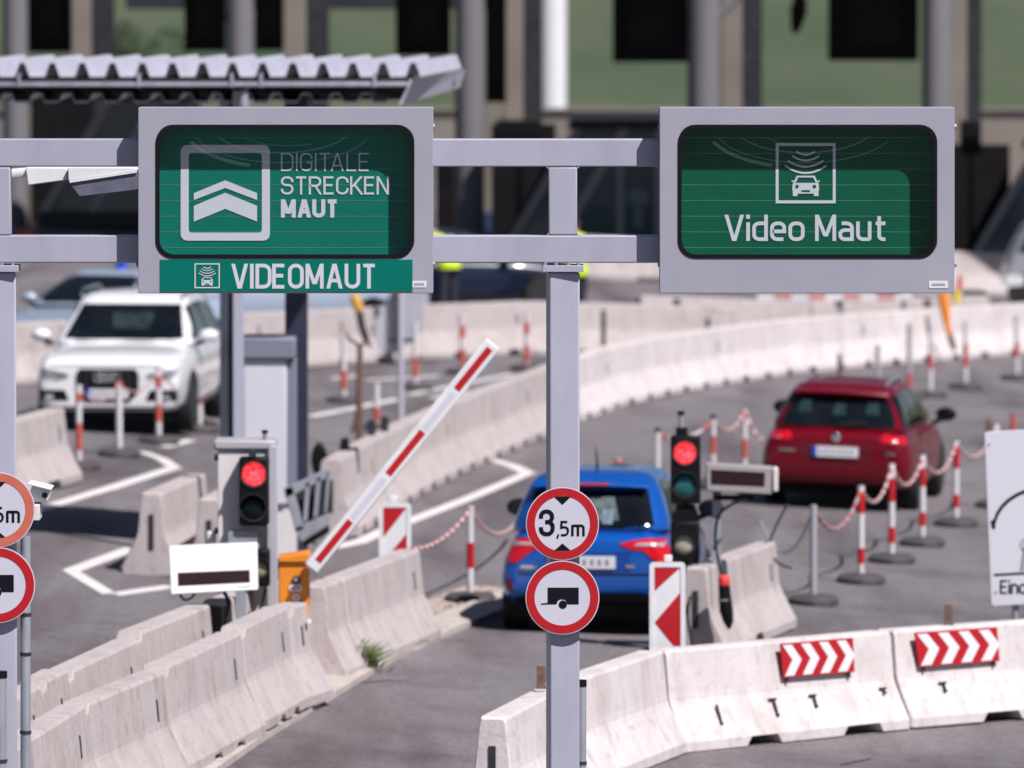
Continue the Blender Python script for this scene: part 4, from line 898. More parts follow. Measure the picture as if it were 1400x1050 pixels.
for i, (u0, u1, vb, lb) in enumerate(((348, 387, 69, 'narrow dark hanging box right of the braced left column'), (664, 692, 140, 'tall narrow dark box left of the white mast'), (38, 97, 72, 'leftmost dark hanging lane signal box under the plaza canopy'), (252, 308, 70, 'dark hanging box beside the braced left column'), (541, 616, 76, 'dark hanging box above the end of the corrugated roof'), (838, 941, 85, 'wide dark hanging box between the white mast and braced column'), (1133, 1256, 83, 'wide dark hanging box above the Video Maut sign'))):
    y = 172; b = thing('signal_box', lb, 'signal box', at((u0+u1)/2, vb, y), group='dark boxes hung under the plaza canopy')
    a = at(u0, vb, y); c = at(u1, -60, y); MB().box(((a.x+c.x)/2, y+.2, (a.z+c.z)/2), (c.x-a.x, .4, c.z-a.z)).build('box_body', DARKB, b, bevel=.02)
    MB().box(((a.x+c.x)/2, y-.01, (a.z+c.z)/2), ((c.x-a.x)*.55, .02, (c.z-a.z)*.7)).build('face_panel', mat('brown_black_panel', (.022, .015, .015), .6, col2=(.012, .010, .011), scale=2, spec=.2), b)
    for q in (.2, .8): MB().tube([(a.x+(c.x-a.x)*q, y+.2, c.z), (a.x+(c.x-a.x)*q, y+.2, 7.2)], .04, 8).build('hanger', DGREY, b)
t = thing('hanging_lamp', 'dark drop shaped lamp hanging near the top edge', 'lamp', at(1088, 45, 172))
MB().tube([at(1086, 46, 172), at(1088, 38, 172), at(1092, 15, 172), at(1094, -5, 172)], [.03, .10, .17, .12], 12).build('lamp_body', BLACK, t, smooth=60); MB().tube([at(1094, -5, 172), V((at(1094, 0, 172).x, 172, 7.2))], .03, 8).build('rod', DGREY, t)
for u0, v0, u1, v1, lb in ((1313, 165, 1342, 212, 'black box on the column beside the Video Maut sign'), (678, 164, 741, 192, 'black box on the wall below the white mast')):
    y = 175; t = thing('wall_box', lb, 'box', at((u0+u1)/2, v1, y)); boxpx(u0, v0, u1, v1, y, .4).build('box_body', BLACK, t, bevel=.02); boxpx((u0+u1)/2-4, v1+.5, (u0+u1)/2+4, 330, y+.1, .1).build('stem', DGREY, t)
t = thing('white_mast', 'bright white mast rising behind the beige wall', 'mast', (upx(755, 242), 242, 0))
MB().tube([(upx(755, 242), 242, -.5), (upx(755, 242), 242, 14)], 19.5/ppm(242), 24).build('mast_tube', WHITEP, t, smooth=60); MB().tube([(upx(755, 242), 242, 0), (upx(755, 242), 242, .3)], 26/ppm(242), 16).build('mast_foot', CREAMP, t)
t = thing('boundary_wall', 'long beige wall at the foot of the meadow', 'wall', (0, 230, 0))
zt = at(0, 151, 230).z; wx = -45.0
for i in range(18): MB().box((wx+2.5+i*5, 230, zt/2-.3), (4.97, .35, zt+.6)).build('wall_panel', BEIGE, t, bevel=.015)
MB().box((0, 229.95, zt+.035), (90, .5, .07)).build('coping', mat('coping_stone', (.26, .235, .21), .8), t)

BGL = mat('booth_glass', (.10, .15, .16), .08, col2=(.06, .10, .11), scale=.6, spec=.6)
def booth(u, label):
    y = 174.0; t = thing('toll_booth', label, 'toll booth', (upx(u, y), y, h(upx(u, y), y)), group='toll booths in the background')
    X = upx(u, y); Z = t.location.z; W = 3.2
    def fn(a, b, d): return V((X+a, y-d, Z+b))
    MB().prism([(0, 0), (W, 0), (W, .35), (0, .35)], fn, -2.2, 0).build('plinth', DGREY, t, bevel=.02)
    MB().prism([(.25, .35), (W, .35), (W, 2.55), (1.45, 2.55)], fn, -2.0, -.05).build('glazing', BGL, t)
    for a0 in (0, .95):
        MB().prism([(a0+.02, .35), (a0+.20, .35), (a0+1.50, 2.58), (a0+1.32, 2.58)], fn, -.12, 0).build('slanted_frame', mat('booth_frame', (.42, .37, .37), .5), t, bevel=.01)
    for a0 in (2.2, 2.95): MB().prism([(a0, .36), (a0+.12, .36), (a0+.12, 2.55), (a0, 2.55)], fn, -.1, -.01).build('frame_post', MATS['booth_frame'], t, bevel=.01)
    MB().prism([(1.2, 2.56), (W+.15, 2.56), (W+.15, 2.75), (1.3, 2.75)], fn, -2.2, .1).build('booth_roof', DGREY, t, bevel=.03)
    MB().prism(disc(2.62, 1.2, .19, 18), fn, -.05, -.02).build('speaker_panel', mat('pale_panel', (.22, .25, .28), .5), t); MB().prism([(2.55, .6), (2.69, .6), (2.69, 1.05), (2.55, 1.05)], fn, -.05, -.02).build('speaker_stem', MATS['pale_panel'], t)
    MB().prism([(.4, .35), (1.2, .35), (1.2, .36), (.4, .36)], fn, -1, 0).build('sill', DGREY, t)
    MB().box((X+.35, y+2.6, Z+1.3), (1.3, .2, 2.6)).build('rear_wall', DARKB, t)
booth(52, 'glazed toll booth with slanted frame behind the white enforcement camera')
booth(692, 'glazed toll booth with slanted frame seen through the gantry')
booth(1322, 'glazed toll booth with slanted frame right of the Video Maut sign')
for u0, u1, v0, lb in ((596, 622, 200, 'dark machine left of the column seen through the gantry'), (722, 742, 200, 'dark machine right of the beige column seen through the gantry'), (15, 36, 240, 'dark cupboard at the frame edge under the plaza')):
    y = 178; t = thing('toll_machine', lb, 'machine', (upx((u0+u1)/2, y), y, h(0, y)), group='dark machines on the plaza'); boxpx(u0, v0, u1, 322, y, .8).build('machine_body', DARKB, t, bevel=.03); boxpx(u0+4, v0+20, u1-4, v0+50, y-.02, .02).build('machine_panel', BLACK, t)
t = thing('wall_box', 'blue box on the beige column seen through the gantry', 'box', at(681, 310, 178)); boxpx(663, 290, 686, 330, 178, .3).build('box_body', mat('blue_box', (.03, .06, .13), .5), t, bevel=.02)
t = thing('beige_pillar', 'beige pillar right of the grey column seen through the gantry', 'pillar', (upx(673, 180), 180, 0)); boxpx(662, 60, 686, 345, 180, .5).build('pillar_body', BEIGE, t, bevel=.02)
t = thing('beige_pillar', 'beige pillar with grey foot seen under the white enforcement camera', 'pillar', (upx(53, 181), 181, 0)); boxpx(37, 150, 70, 345, 181, .5).build('pillar_body', BEIGE, t, bevel=.02); boxpx(34, 296, 73, 302, 180.9, .6).build('pillar_band', DGREY, t)
t = thing('marker_cone', 'orange cone top just above the lower gantry chord', 'cone', at(35, 340, 168)); p = at(35, 350, 168)
MB().tube([p, at(35, 322, 168), at(35, 314, 168)], [.26, .22, .08], 16).build('cone_body', mat('cone_orange', (.85, .16, .06), .6), t, smooth=40); MB().box(p+V((0, 0, -.02)), (.6, .6, .04)).build('cone_foot', RUBBER, t)
sb = thing('striped_board', 'long red and white striped board lying along the barrier below Video Maut', 'board', at(1140, 412, 140))
for i in range(9):
    u0 = 1035+i*23.5; boxpx(u0, 402.5-i*.1, u0+23.2, 411.5-i*.1, 140, .06).build('stripe', mat('board_pink', (.62, .30, .30), .6) if i % 2 else WHITEP, sb, bevel=.004)
for u in (1050, 1150, 1235): MB().tube([at(u, 410, 140.1), V((at(u, 0, 140).x, 140.1, h(3, 140)))], .03, 8).build('leg', GALV, sb)
for u, v in ((994, 413), (1268, 414)):
    p = at(u, v, 139); t = thing('lamp_block', 'brown lamp block on the rear barrier ' + ('left of the striped board' if u < 1100 else 'beside the orange sleeve'), 'lamp', p); MB().box(p+V((0, 0, 0)), (.20 if u < 1100 else .13, .1, .12)).build('block_body', RUST, t, bevel=.01); MB().tube([p, V((p.x, p.y, p.z-.5))], .02, 8).build('stem', DGREY, t)
t = thing('van', 'pale grey van nose at the far frame edge', 'van', (upx(1415, 158), 158, h(9, 158)))
fv = px_fn(158)
MB().prism([(1376, 392), (1376, 372), (1386, 345), (1404, 312), (1410, 305), (1530, 300), (1530, 392)], fv, -1.9, 0).build('body', mat('van_paint', (.33, .33, .38), .35, coat=.5), t, bevel=.05)
MB().prism([(1392, 345), (1407, 316), (1424, 314), (1424, 345)], fv, 0, .01).build('window', GLASS, t); MB().prism([(1376, 376), (1400, 376), (1400, 390), (1376, 392)], fv, 0, .015).build('bumper', WHITEP, t)
for u in (1402, 1500): MB().tube([at(u, 398, 157.98), at(u, 398, 158.25)], .33, 20).build('wheel', TYRE, t)

# ---------------------------------------------------------------- far bushes
LEAF = mat('bush_leaves', (.018, .034, .016), .9, col2=(.055, .08, .035), scale=1.2); BARK = mat('bark', (.05, .04, .03), .9)
def bush(u, v, y, rw, rh, n, label, name='bush'):
    p = V((upx(u, y), y, 0)); p.z = h(p.x, y); t = thing(name, label, 'bush' if name == 'bush' else 'tree', p, group='bushes beyond the wall')
    MB().tube([p, p+V((0, 0, rh*.5)), p+V((.1, 0, rh*.9))], [rw*.06, rw*.045, rw*.02], 7).build('trunk', BARK, t)
    mb = MB(); cl = [(V((random.uniform(-.7, .7)*rw, random.uniform(-.6, .6)*rw, random.uniform(.35, 1.25)*rh)), random.uniform(.25, .45)*rw) for _ in range(11)]
    for _ in range(n):
        c, r = random.choice(cl); d = V((random.gauss(0, 1), random.gauss(0, 1), random.gauss(0, 1))).normalized()*r*random.uniform(.5, 1)**.5
        q = p+c+d; s = random.uniform(.06, .13)*rw**.4; a = V((random.gauss(0, 1), random.gauss(0, 1), random.gauss(0, 1))).normalized(); b = a.orthogonal().normalized()
        mb.add([q-a*s, q+b*s*.5, q+a*s, q-b*s*.5], [(0, 1, 2, 3)])
    mb.build('crown', LEAF, t, smooth=0, normals=False)
bush(185, 0, 262, 1.7, 2.4, 1600, 'large dark green tree above the corrugated roof', 'tree'); bush(140, 0, 268, 1.0, 1.6, 700, 'dark bush left of the large green tree')
bush(820, 0, 250, .45, .9, 400, 'small dark bush right of the white mast'); bush(868, 0, 254, .9, .8, 500, 'wide low bush below the hanging box'); bush(1090, 0, 252, .8, .6, 500, 'low bush above the middle of the Video Maut sign')
bush(1349, 0, 250, .35, .8, 300, 'small bush above the wall right of the Video Maut sign'); bush(1399, 0, 250, .6, 1.4, 400, 'dark bush at the frame edge above the wall'); bush(930, 0, 256, .7, .6, 300, 'low bush left of the braced column'); bush(705, 0, 256, .9, 2.4, 500, 'tall dark bush behind the white mast')
# weeds at the kerb
w = on(478, 918); t = thing('weed_clump', 'green weed clump growing at the kerb below the barrier joint', 'weed', w)
LG = mat('weed_green', (.05, .10, .018), .8, col2=(.12, .16, .045), scale=14); mb = MB()
for i in range(460):
    a = random.uniform(0, 2*pi); r = abs(random.gauss(0, .10)); q = w+V((cos(a)*r*1.25, sin(a)*r*1.2, 0)); ln = random.uniform(.10, .36)*(1.2-r*2.2); d = V((cos(a)*.55+random.gauss(0, .3), sin(a)*.55+random.gauss(0, .3), 1)).normalized(); s = V((-sin(a+1), cos(a+1), 0))*random.uniform(.008, .016)
    m = q+d*ln*.55; e = q+d*ln+V((cos(a), sin(a), -.5))*ln*.25; mb.add([q-s*.6, q+s*.6, m+s, m-s, e], [(0, 1, 2, 3), (3, 2, 4)])
mb.build('leaves', LG, t, smooth=0, normals=False)
mb = MB(); rng = random.Random(3)
for i in range(420):
    p = kp[0].lerp(kp[-1], rng.random()); j = rng.random()*(len(kp)-1); a = kp[int(j)].lerp(kp[min(int(j)+1, len(kp)-1)], j % 1); q = a+V((rng.gauss(-.28, .10), rng.gauss(0, .1), 0)); q.z = h(q.x, q.y)+.012; s = rng.uniform(.008, .03)
    mb.box(q, (s, s*1.3, s), Matrix.Rotation(rng.random()*3, 3, 'Z'))
mb.build('gravel', DIRT, kind='stuff', smooth=0)

# ---------------------------------------------------------------- cars
def evaluated(mb, sub):
    me = bpy.data.meshes.new('shell'); me.from_pydata(mb.v, [], mb.f)
    bm = bmesh.new(); bm.from_mesh(me); bmesh.ops.recalc_face_normals(bm, faces=bm.faces); bm.to_mesh(me); bm.free()
    o = bpy.data.objects.new('shell', me); C.objects.link(o)
    if sub: md = o.modifiers.new('s', 'SUBSURF'); md.levels = sub; md.render_levels = sub
    dg = bpy.context.evaluated_depsgraph_get(); dg.update(); e = o.evaluated_get(dg); m2 = bpy.data.meshes.new_from_object(e)
    bpy.data.objects.remove(o); return m2
class Car:
    def __init__(s, name, label, cat, loc, yaw, paint, L, W, stations, rings, roll=0.0, group='cars passing the toll plaza'):
        s.t = thing(name, label, cat, loc, (0, roll, yaw), group); s.L = L; s.W = W; hw = W/2; mb = MB(); rs = []
        for st_ in stations:
            y, q, zb, zt = st_[:4]; tp = st_[4] if len(st_) > 4 else 1.0; w = hw*q; hz = zt-zb
            half = [(w*.30, zb), (w*.84, zb), (w*.955, zb+.05), (w, zb+hz*.42), (w*.985*(1-(1-tp)*.55), zb+hz*.74), (w*.93*tp, zt-.03), (w*.80*tp, zt), (w*.4, zt+.018)]
            rs.append([V((a, y, b)) for a, b in half]+[V((-a, y, b)) for a, b in half[::-1]])
        mb.loft(rs); me = evaluated(mb, 2); me.name = 'body'
        g2 = MB(); rr = []
        for z, yr, yf, w, r in rings:
            rr.append([V((a, b, z)) for a, b in rrect(-w, yr, w, yf, min(r, w*.98, (yf-yr)*.49), 9)])
        g2.loft(rr); mg = evaluated(g2, 1); mg.name = 'cabin'
        s.vs = []; s.fs = []; s.parts = {}
        for m, nm in ((me, 'body'), (mg, 'cabin')):
            m.materials.append(paint); m.polygons.foreach_set('use_smooth', [True]*len(m.polygons))
            o = bpy.data.objects.new(nm, m); C.objects.link(o); o.parent = s.t; s.parts[nm] = o
            k = len(s.vs); s.vs += [p.co.copy() for p in m.vertices]; s.fs += [tuple(i+k for i in p.vertices) for p in m.polygons]
        s.bvh = BVHTree.FromPolygons(s.vs, s.fs); s.paint = paint
    def grid(s, poly, axis, sg, off, na=14, nb=8, thick=0.0):
        bs = [p[1] for p in poly]; b0, b1 = min(bs)+1e-4, max(bs)-1e-4; mb = MB(); vs = []
        for j in range(nb+1):
            b = b0+(b1-b0)*j/nb; xs = []
            for (ax, ab), (cx, cb) in zip(poly, poly[1:]+poly[:1]):
                if (ab-b)*(cb-b) <= 0 and abs(cb-ab) > 1e-9: xs.append(ax+(cx-ax)*(b-ab)/(cb-ab))
            lo, hi = min(xs), max(xs)
            for i in range(na+1):
                a = lo+(hi-lo)*i/na
                if axis == 'y': o = V((a, sg*8, b)); d = V((0, -sg, 0))
                elif axis == 'x': o = V((sg*8, a, b)); d = V((-sg, 0, 0))
                else: o = V((a, b, 8)); d = V((0, 0, -1))
                hit = s.bvh.ray_cast(o, d)
                if hit[0] is None:
                    hit = s.bvh.find_nearest(V((a, sg*s.L/2, b)) if axis == 'y' else V((sg*s.W/2, a, b)))
                vs.append(hit[0]-d*off)
        n = na+1; fs = [(j*n+i, j*n+i+1, (j+1)*n+i+1, (j+1)*n+i) for j in range(nb) for i in range(na)]
        return mb.add(vs, fs)
    def patch(s, name, poly, axis, sg, off, m, na=14, nb=8, parent=None, label=None):
        o = s.grid(poly, axis, sg, off, na, nb).build(name, m, parent or s.t, world=False, smooth=60, normals=False)
        if label: o['label'] = label
        return o
    def mirror_patch(s, name, poly, axis, sg, off, m, **k):
        a = s.patch(name, poly, axis, sg, off, m, **k); b = s.patch(name, [(-x, z) for x, z in poly[::-1]], axis, sg, off, m, **k); return a, b
    def wheel(s, x, y, r, w, rimm):
        sg = 1 if x > 0 else -1; n = 28; mb = MB(); prof = [(.62, 0), (.70, .0), (.94, -.01), (1.0, -.05), (1.0, -w+.05), (.94, -w), (.62, -w)]
        rings = [[V((x+sg*d, y+cos(2*pi*k/n)*r*q, r+sin(2*pi*k/n)*r*q)) for k in range(n)] for q, d in prof]
        wh = mb.loft(rings, caps=False).build('wheel', TYRE, s.t, world=False, smooth=50)
        mb = MB(); rings = [[V((x+sg*d, y+cos(2*pi*k/n)*r*q, r+sin(2*pi*k/n)*r*q)) for k in range(n)] for q, d in ((.66, -.005), (.60, -.015), (.56, -.05), (.05, -.06))]
        mb.loft(rings).build('rim_dish', DGREY, wh, world=False, smooth=50)
        mb = MB()
        for k in range(5):
            a = 2*pi*k/5+.3; c, q = cos(a), sin(a); px, pz = -q, c
            mb.add([(x+sg*dd, y+(c*rr+px*ww)*r, r+(q*rr+pz*ww)*r) for dd in (-.012, -.05) for rr, ww in ((.06, .09), (.62, .06), (.62, -.06), (.06, -.09))], [(0, 1, 2, 3), (4, 7, 6, 5), (0, 4, 5, 1), (1, 5, 6, 2), (2, 6, 7, 3), (3, 7, 4, 0)])
        mb.loft([[V((x+sg*-.01, y+cos(2*pi*k/n)*r*q, r+sin(2*pi*k/n)*r*q)) for k in range(n)] for q in (.66, .58)], caps=False).build('spokes', rimm, wh, world=False, smooth=40)
    def axle(s, yf, yb, r, rimm, w=.21):
        for y in (yf, yb):
            for sg in (-1, 1):
                s.patch('wheel_arch', [(y+cos(2*pi*k/20)*(r+.055), r+sin(2*pi*k/20)*(r+.055)) for k in range(20)], 'x', sg, .004, BLACK, 10, 10)
                s.wheel(sg*(s.W/2-.005), y, r, w, rimm)
        MB().box((0, (yf+yb)/2, r*.85), (s.W*.84, (yf-yb)*1.35, .22)).build('underbody', BLACK, s.t, world=False)
    def mirrors(s, y, z, m, out=.14, facing=1):
        for sg in (-1, 1):
            c = V((sg*(s.W/2+out*.45), y, z)); n = 12; rings = []
            for dy, q in ((-.07, .55), (-.05, .95), (0, 1), (.06, .8), (.09, .3)): rings.append([c+V((cos(2*pi*k/n)*.125*q, dy*facing, sin(2*pi*k/n)*.085*q)) for k in range(n)])
            o = MB().loft(rings).build('wing_mirror', m, s.t, world=False, smooth=60)
            MB().prism([(c.x+cos(2*pi*k/12)*.10, c.z+sin(2*pi*k/12)*.065) for k in range(12)], lambda a, b, d: V((a, c.y-.058*facing-d*facing, b)), 0, .015).build('mirror_glass', GLASS, o, world=False)
            MB().tube([c+V((-sg*.02, .02, -.05)), c+V((-sg*(.16), .05, -.11))], .03, 6).build('mirror_arm', BLACK, o, world=False)
    def plate(s, y, z, sg, w=.52, hgt=.115, blue=True):
        # sg -1 rear, +1 front
        def fn(a, b, d): return V((a*(-sg), y+sg*d, z+b))
        p = MB().prism([(-w/2, 0), (w/2, 0), (w/2, hgt), (-w/2, hgt)], fn, -.05, .0).build('number_plate', mat('plate_white', (.72, .72, .76), .4), s.t, world=False)
        MB().prism([(-w/2, 0), (-w/2+.045, 0), (-w/2+.045, hgt), (-w/2, hgt)], fn, .0, .003).build('plate_band', mat('plate_blue', (.01, .06, .5), .4), p, world=False, smooth=0)
        x = -w/2+.075
        for i in range(6):
            ww = .05; MB().prism([(x, .03), (x+ww*.7, .03), (x+ww*.7, hgt-.03), (x, hgt-.03)], fn, 0, .002).build('plate_mark', mat('plate_grey', (.28, .28, .32), .5), p, world=False, smooth=0); x += .07

BLUEP = mat('blue_metallic_paint', (.003, .098, .46), .28, .25, coat=1.0); REDP = mat('red_metallic_paint', (.145, .0008, .009), .35, .1, coat=.4, spec=.2)
WHP = mat('white_car_paint', (.84, .84, .86), .3, coat=1.0); SILB = mat('pale_blue_car_paint', (.42, .49, .60), .3, .2, coat=1.0); NAVYP = mat('navy_car_paint', (.002, .008, .032), .3, .1, coat=.8)
TAIL = mat('tail_lamp_red', (.52, .004, .012), .12, coat=1.0, emit=.12); CLEAR = mat('clear_lamp', (.40, .41, .45), .1, .4, col2=(.7, .7, .74), scale=14, coat=1.0); CHROME = mat('chrome', (.75, .75, .78), .08, 1.0); ALLOY = mat('alloy_rim', (.42, .42, .44), .3, .8)
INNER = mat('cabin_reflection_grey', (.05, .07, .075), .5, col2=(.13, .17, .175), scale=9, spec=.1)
def gz(x, y): return V((x, y, h(x, y)))

# blue hatchback, seen from behind
L, W = 3.95, 1.70; a = on(803, 869); yaw = R(-6.3); fw = V((-sin(yaw), cos(yaw), 0)); ctr = V((a.x, a.y, 0))+fw*(L/2)
hb = -L/2
car = Car('blue_hatchback', 'blue hatchback seen from behind waiting at the second traffic light', 'car', gz(ctr.x, ctr.y), yaw, BLUEP, L, W,
    [(hb, .60, .50, .64, .9), (hb+.01, .82, .40, .80, .86), (hb+.05, .94, .33, .92, .86), (hb+.22, 1.0, .27, .97, .88), (hb+.7, 1.0, .2, .96, .95), (-.2, 1.0, .19, .93), (.8, 1.0, .19, .92), (1.35, .98, .2, .84), (1.75, .9, .24, .72), (L/2-.04, .78, .3, .60), (L/2, .6, .38, .5)],
    [(.90, hb+.07, 1.15, .755, .30), (.97, hb+.11, 1.05, .745, .30), (1.20, hb+.26, .62, .67, .30), (1.34, hb+.35, .33, .61, .30), (1.42, hb+.40, .12, .565, .30), (1.465, hb+.49, -.05, .50, .28), (1.49, hb+.65, -.25, .39, .24), (1.50, hb+.95, -.5, .2, .15)])
car.patch('rear_window', [(-.585, .985), (.585, .985), (.60, 1.03), (.525, 1.325), (-.525, 1.325), (-.60, 1.03)], 'y', -1, .006, GLASS, 20, 10)
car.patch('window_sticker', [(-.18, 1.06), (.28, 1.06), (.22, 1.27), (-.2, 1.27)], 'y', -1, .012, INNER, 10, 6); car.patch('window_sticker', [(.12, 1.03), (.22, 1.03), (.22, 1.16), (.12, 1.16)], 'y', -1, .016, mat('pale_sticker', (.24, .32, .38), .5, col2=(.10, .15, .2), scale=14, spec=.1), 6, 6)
for sg in (-1, 1):
    car.patch('side_window', [(-1.35, .98), (.75, .98), (.25, 1.36), (-1.1, 1.38)], 'x', sg, .006, GLASS, 16, 8)
    car.patch('door_seam', [(-.33, .3), (-.315, .3), (-.315, .95), (-.33, .95)], 'x', sg, .004, BLACK, 1, 10)
car.patch('windscreen', [(-.66, 1.0), (.66, 1.0), (.54, 1.38), (-.54, 1.38)], 'y', 1, .006, GLASS)
for x in (1, -1):
    f = lambda pts: [(p[0]*x, p[1]) for p in (pts if x > 0 else pts[::-1])]
    tl_ = car.patch('tail_light', f([(.28, .850), (.46, .785), (.62, .79), (.755, .78), (.745, .905), (.58, .905), (.40, .885)]), 'y', -1, .012, TAIL, 18, 8)
    car.patch('reversing_lamp', f([(.42, .835), (.70, .825), (.72, .875), (.48, .87)]), 'y', -1, .020, CLEAR, 10, 4, parent=tl_); car.patch('lower_lens', f([(.50, .80), (.66, .675), (.745, .675), (.76, .80)]), 'y', -1, .012, TAIL, 10, 6, parent=tl_)
    car.patch('reflector', f([(.70, .40), (.76, .40), (.76, .52), (.70, .52)]), 'y', -1, .006, mat('dull_red', (.22, .01, .015), .4), 6, 4)
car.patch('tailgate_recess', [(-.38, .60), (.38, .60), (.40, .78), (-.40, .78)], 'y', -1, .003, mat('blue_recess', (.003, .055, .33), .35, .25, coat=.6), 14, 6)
car.patch('badge', [(.36, .63), (.44, .63), (.44, .66), (.36, .66)], 'y', -1, .012, CHROME, 4, 2); car.patch('badge', [(-.62, .62), (-.46, .62), (-.46, .65), (-.62, .65)], 'y', -1, .012, CHROME, 4, 2)
car.plate(hb-.02, .625, -1)
car.patch('bumper_crease', [(-.62, .565), (.62, .565), (.66, .58), (-.66, .58)], 'y', -1, .005, BLACK, 16, 1)
car.patch('diffuser', [(-.62, .26), (.62, .26), (.70, .345), (.50, .40), (-.50, .40), (-.70, .345)], 'y', -1, .006, BLACK, 18, 6)
MB().loft([[V((x, hb+.23+.16*(x/.62)**2*.5+dy, 1.375-abs(x)**2*.06+dz)) for dy, dz in ((0, 0), (.02, .03), (.34, .065), (.34, .02))] for x in (-.53, -.42, -.2, 0, .2, .42, .53)]).build('roof_spoiler', BLUEP, car.t, world=False, smooth=50)
MB().box((0, hb+.228, 1.388), (.34, .02, .022)).build('brake_light', TAIL, car.t, world=False)
MB().tube([(0, hb+.9, 1.5), (0, hb+.86, 1.60), (0, hb+.75, 1.70)], [.012, .008, .004], 6).build('antenna', BLACK, car.t, world=False)
car.axle(1.27, -1.24, .30, ALLOY); car.mirrors(.62, 1.02, BLACK)
MB().tube([(-.02, hb+.07, 1.02), (-.28, hb+.13, 1.05)], .012, 6).build('wiper', BLACK, car.t, world=False)

# red estate, seen from behind
L, W = 4.55, 1.80; a = on(1139, 698); yaw = R(-8.3); fw = V((-sin(yaw), cos(yaw), 0)); ctr = V((a.x, a.y, 0))+fw*(L/2); hb = -L/2
car = Car('red_estate', 'dark red estate car with roof rails driving away along the curve', 'car', gz(ctr.x, ctr.y), yaw, REDP, L, W,
    [(hb, .62, .48, .70, .95), (hb+.01, .84, .40, .82, .92), (hb+.05, .94, .33, .91, .92), (hb+.25, 1.0, .27, .95, .93), (hb+.8, 1.0, .2, .94), (0, 1.0, .19, .92), (.9, 1.0, .19, .92), (1.5, .98, .2, .84), (2.0, .9, .24, .72), (L/2-.04, .78, .3, .60), (L/2, .6, .38, .5)],
    [(.88, hb+.08, 1.25, .79, .28), (.95, hb+.12, 1.12, .78, .28), (1.16, hb+.31, .68, .695, .30), (1.31, hb+.43, .33, .62, .30), (1.39, hb+.49, .13, .57, .30), (1.43, hb+.60, -.05, .51, .28), (1.455, hb+.8, -.25, .44, .2), (1.46, hb+1.1, -.5, .2, .15)], roll=R(2.2))
car.patch('rear_window', [(-.655, .975), (.655, .975), (.64, 1.05), (.545, 1.285), (-.545, 1.285), (-.64, 1.05)], 'y', -1, .006, GLASS, 20, 10)
for x0, z0 in ((-.40, 1.12), (.0, 1.10), (.38, 1.12)): car.patch('headrest', [(x0-.08, z0), (x0+.08, z0), (x0+.06, z0+.13), (x0-.06, z0+.13)], 'y', -1, .010, mat('headrest_teal', (.010, .024, .024), .6, col2=(.02, .05, .05), scale=9, spec=.05), 6, 4)
for sg in (-1, 1):
    for p in ([(-1.95, .97), (-1.2, .97), (-1.2, 1.33), (-1.72, 1.33)], [(-1.12, .97), (-.22, .97), (-.22, 1.35), (-1.12, 1.35)], [(-.12, .97), (.92, .97), (.62, 1.13), (.2, 1.35), (-.12, 1.36)]): car.patch('side_window', p, 'x', sg, .006, GLASS, 10, 8)
    for y0 in (-1.16, -.17): car.patch('door_seam', [(y0, .3), (y0+.015, .3), (y0+.015, .93), (y0, .93)], 'x', sg, .004, BLACK, 1, 10)
    for y0 in (-1.0, .0): car.patch('door_handle', [(y0, .84), (y0+.2, .84), (y0+.2, .87), (y0, .87)], 'x', sg, .025, REDP, 4, 2)
    MB().tube([(sg*.475, -1.5, 1.41), (sg*.485, -1.38, 1.465), (sg*.485, -.15, 1.465), (sg*.47, .0, 1.39)], .020, 8).build('roof_rail', mat('rail_silver', (.45, .45, .5), .3, .6), car.t, world=False, smooth=60)
car.patch('windscreen', [(-.7, .97), (.7, .97), (.57, 1.36), (-.57, 1.36)], 'y', 1, .006, GLASS)
for x in (1, -1):
    f = lambda pts: [(p[0]*x, p[1]) for p in (pts if x > 0 else pts[::-1])]
    tl_ = car.patch('tail_light', f([(.50, .845), (.54, .80), (.80, .79), (.80, .905), (.54, .91)]), 'y', -1, .010, TAIL, 16, 6); car.patch('clear_strip', f([(.62, .815), (.84, .81), (.84, .835), (.63, .838)]), 'y', -1, .017, CLEAR, 8, 2, parent=tl_)
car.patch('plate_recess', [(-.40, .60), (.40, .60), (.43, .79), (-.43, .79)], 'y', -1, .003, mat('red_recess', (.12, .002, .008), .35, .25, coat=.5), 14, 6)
MB().loft([[V((cos(2*pi*k/16)*.05*q, hb-.005-d, .86+sin(2*pi*k/16)*.05*q)) for k in range(16)] for q, d in ((1, 0), (.8, .012), (.3, .016))]).build('emblem', CHROME, car.t, world=False, smooth=60)
car.plate(hb-.03, .635, -1)
car.patch('bumper_crease', [(-.8, .50), (.8, .50), (.8, .53), (-.8, .53)], 'y', -1, .004, MATS['red_recess'], 16, 2); car.patch('badge', [(-.66, .68), (-.46, .68), (-.46, .70), (-.66, .70)], 'y', -1, .01, CHROME, 4, 2); car.patch('badge', [(.56, .68), (.68, .68), (.68, .70), (.56, .70)], 'y', -1, .01, CHROME, 4, 2)
car.patch('diffuser', [(-.72, .22), (.72, .22), (.80, .30), (-.80, .30)], 'y', -1, .006, BLACK, 18, 4)
MB().loft([[V((x, hb+.30+.1*(x/.62)**2+dy, 1.345-abs(x)**2*.06+dz)) for dy, dz in ((0, 0), (.02, .03), (.34, .06), (.34, .02))] for x in (-.54, -.43, -.2, 0, .2, .43, .54)]).build('roof_spoiler', REDP, car.t, world=False, smooth=50)
MB().tube([(.02, hb+.09, 1.0), (.34, hb+.14, 1.02)], .014, 6).build('wiper', BLACK, car.t, world=False)
car.axle(1.42, -1.22, .32, ALLOY); car.mirrors(.80, 1.0, BLACK)

